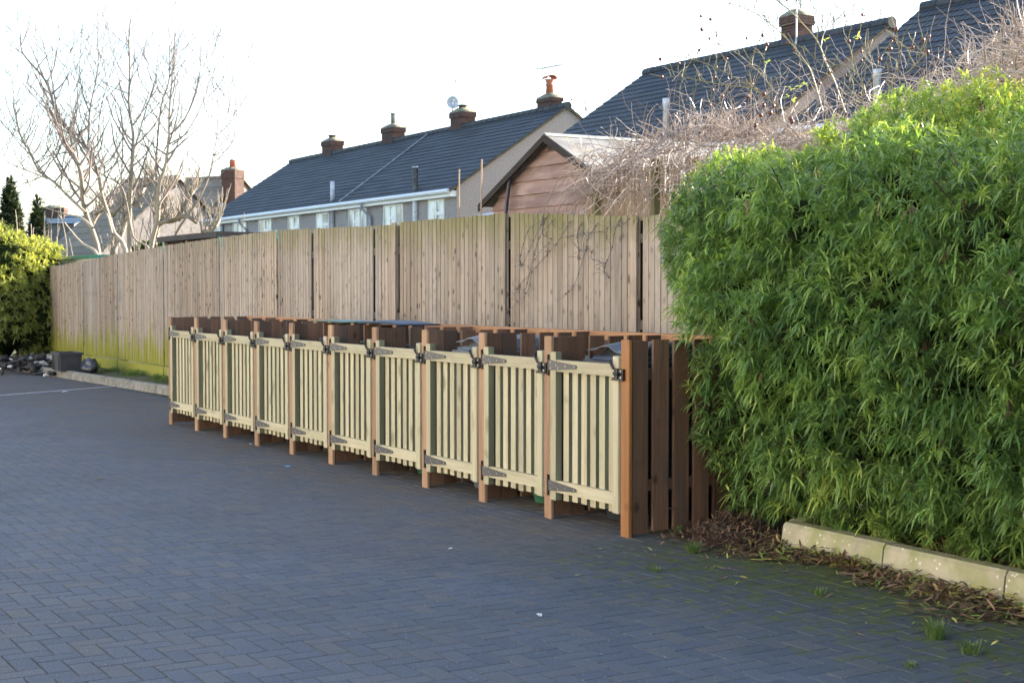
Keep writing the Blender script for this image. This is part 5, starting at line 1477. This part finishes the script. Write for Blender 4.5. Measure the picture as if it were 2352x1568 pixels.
for i in range(2600):
    x = kx + R.uniform(0, 3.6); yk = k1.y + slope * (x - kx); pts.append((x, yk + .16 + abs(R.gauss(0, .18)), .115 + R.uniform(0, .03)))
scatter_leaves('bed_litter', pts, .075, .011, MAT['litter'], 'brown leaf litter on the soil behind the pale kerb', 'leaf litter')
pts = []
for i in range(420):
    x = kx + R.uniform(-.6, 3.4); yk = k1.y + slope * (x - kx); pts.append((x, yk - abs(R.gauss(0, .55)) - .05, .008))
scatter_leaves('loose_leaves', pts, .06, .010, MAT['litter'], 'loose fallen leaves dotted over the mossy paving', 'fallen leaves')
pc = Mi @ at_z(1640, 1240)
pts = []
for i in range(2600):
    x, y = pc.x + R.gauss(.03, .24), pc.y + R.gauss(.10, .15)
    hgt = .15 * math.exp(-((x - pc.x - .05) / .26) ** 2 - ((y - pc.y - .14) / .18) ** 2)
    pts.append((x, y, .01 + hgt * R.random() ** .4 + R.uniform(0, .01)))
scatter_leaves('leaf_heap', pts, .065, .011, MAT['litter'], 'low heap of dark rotting leaves between store end and kerb corner', 'leaf heap', .6, nr.random(2600) * .62)
mb = MB()
for i in range(26):
    x, y = pc.x + R.gauss(0, .25), pc.y + R.gauss(.12, .12)
    a = R.uniform(0, 6.3); l = R.uniform(.08, .28); z = R.uniform(.06, .16)
    mb.tube([(x, y, z), (x + math.cos(a) * l * .5, y + math.sin(a) * l * .5, z + R.uniform(-.02, .05)), (x + math.cos(a) * l, y + math.sin(a) * l, max(.01, z + R.uniform(-.06, .05)))], [.004, .0035, .002], 4)
mb.blob((pc.x + .05, pc.y + .15, .0), (.32, .2, .11), None, 14, 8, .3, 4)
o = mb.build('heap_twigs', MAT['stem']); in_yard(o); tag(o, 'loose brown twigs sticking out of the leaf heap', 'twigs', None, 'stuff')
# grass tufts
def tuft(px_, py_, n, h, lab, z=0.0, spread=.05, grp='grass tufts growing in the paving joints'):
    q = Mi @ at_z(px_, py_, z); mb = MB()
    for i in range(n):
        a = R.uniform(0, 6.3); rr = R.uniform(0, spread); l = h * R.uniform(.5, 1.1); ln_ = R.uniform(.2, .9)
        x, y = rr * math.cos(a), rr * math.sin(a); dx, dy = math.cos(a) * ln_ * l, math.sin(a) * ln_ * l; w_ = .0025
        nx, ny = -math.sin(a) * w_, math.cos(a) * w_; b = len(mb.v); r_ = R.random()
        mb.v += [(x - nx, y - ny, 0), (x + nx, y + ny, 0), (x + dx * .5 + nx, y + dy * .5 + ny, l * .7), (x + dx * .5 - nx, y + dy * .5 - ny, l * .7), (x + dx, y + dy, l * (1.0 - .35 * ln_))]
        mb.face([b, b + 1, b + 2, b + 3], r_); mb.face([b + 3, b + 2, b + 4], r_)
    o = mb.build('grass_tuft', MAT['grass']); in_yard(o, q.x, q.y, z); tag(o, lab, 'grass tuft', grp); return o
tuft(1592, 1268, 60, .085, 'bright grass tuft in front of the dark leaf heap')
tuft(2150, 1466, 90, .095, 'largest grass tuft in the paving at lower right')
tuft(2228, 1500, 60, .07, 'loose grass tuft nearest the lower right corner')
tuft(1880, 1366, 45, .05, 'small grass tuft on the mossy paving below the kerb')
tuft(1503, 1312, 36, .03, 'tiny sprig in the paving left of the leaf heap')
tuft(2090, 1530, 30, .03, 'flat sprig low down left of the corner tuft')
tuft(1560, 1225, 60, .06, 'green weed tuft at the foot of the store end boards')
for i in range(26):
    px_ = R.uniform(215, 388); py_ = 838 + (px_ - 215) * .18 + R.uniform(-6, 14)
    tuft(px_, py_, 60, .11, 'green grass tuft on the verge under the far fence', .1, .12, 'grass tufts along the verge under the fence')
# scraps on the paving
for (px_, py_, mt, lab, s_) in ((662, 1073, 'card', 'small blue scrap lying on the paving before the store', .03), (225, 1101, 'litter', 'dry yellow leaf scrap on the paving at far left', .03), (575, 1021, 'paper', 'pale scrap of paper in front of the fourth gate', .022),
                                (1240, 1416, 'paper', 'white fleck of paper low in the middle foreground', .016), (1035, 1262, 'paper', 'tiny white crumb on the paving before the store middle', .012), (150, 900, 'paper', 'white scrap beside the far kerb end', .05)):
    q = Mi @ at_z(px_, py_); mb = MB(); n = 7
    for k in range(n):
        a = 2 * math.pi * k / n; rr = s_ * R.uniform(.6, 1.2); mb.v.append((rr * math.cos(a), rr * math.sin(a), .008 + R.uniform(0, .008)))
    mb.v.append((0, 0, .014))
    for k in range(n): mb.face([k, (k + 1) % n, n])
    nb = len(mb.v); mb.v += [(x, y, z - .003) for x, y, z in mb.v]
    for k in range(n): mb.face([nb + (k + 1) % n, nb + k, nb + n]); mb.face([k, nb + k, nb + (k + 1) % n, (k + 1) % n])
    o = mb.build('litter_scrap', MAT[mt]); in_yard(o, q.x, q.y, 0); tag(o, lab, 'litter', 'scraps of litter on the paving')

# ------------------------------------------------------------------ unseen pale building behind the camera, added to bounce warm sunlight
def bounce_block():
    root = yard_empty('unseen_bounce_block', -6.0, -14.5)
    mb = MB(); mb.box(-22, 20, -9, 0, 0, 7.6); mb.build('wall', MAT['cream_wall'], root)
    rfm = MB(); rfm.prism_x([(-9.4, 7.605), (.4, 7.605), (-4.5, 11.2)], -22.3, 20.3); rfm.build('roof', MAT['slate'], root)
    for k in range(13):
        for zz in (1.0, 4.2): window(root, -20.6 + k * 3.1, -19.0 + k * 3.1, zz, zz + 1.35, 2, -.0) 
    for ch in list(root.children):
        if ch.name.startswith('window'):
            ch.rotation_euler = (0, 0, math.pi); ch.location = (0, 0, 0)
            ch.location = (-2.0, 0.0, 0)
    tag(root, 'two storey pale rendered block with white windows facing the bin store from across the yard', 'building')
MAT['cream_wall'] = simple('cream_render', (0.66, 0.60, 0.52), 0.9, namp=0.08, nscale=1.0)
bounce_block()
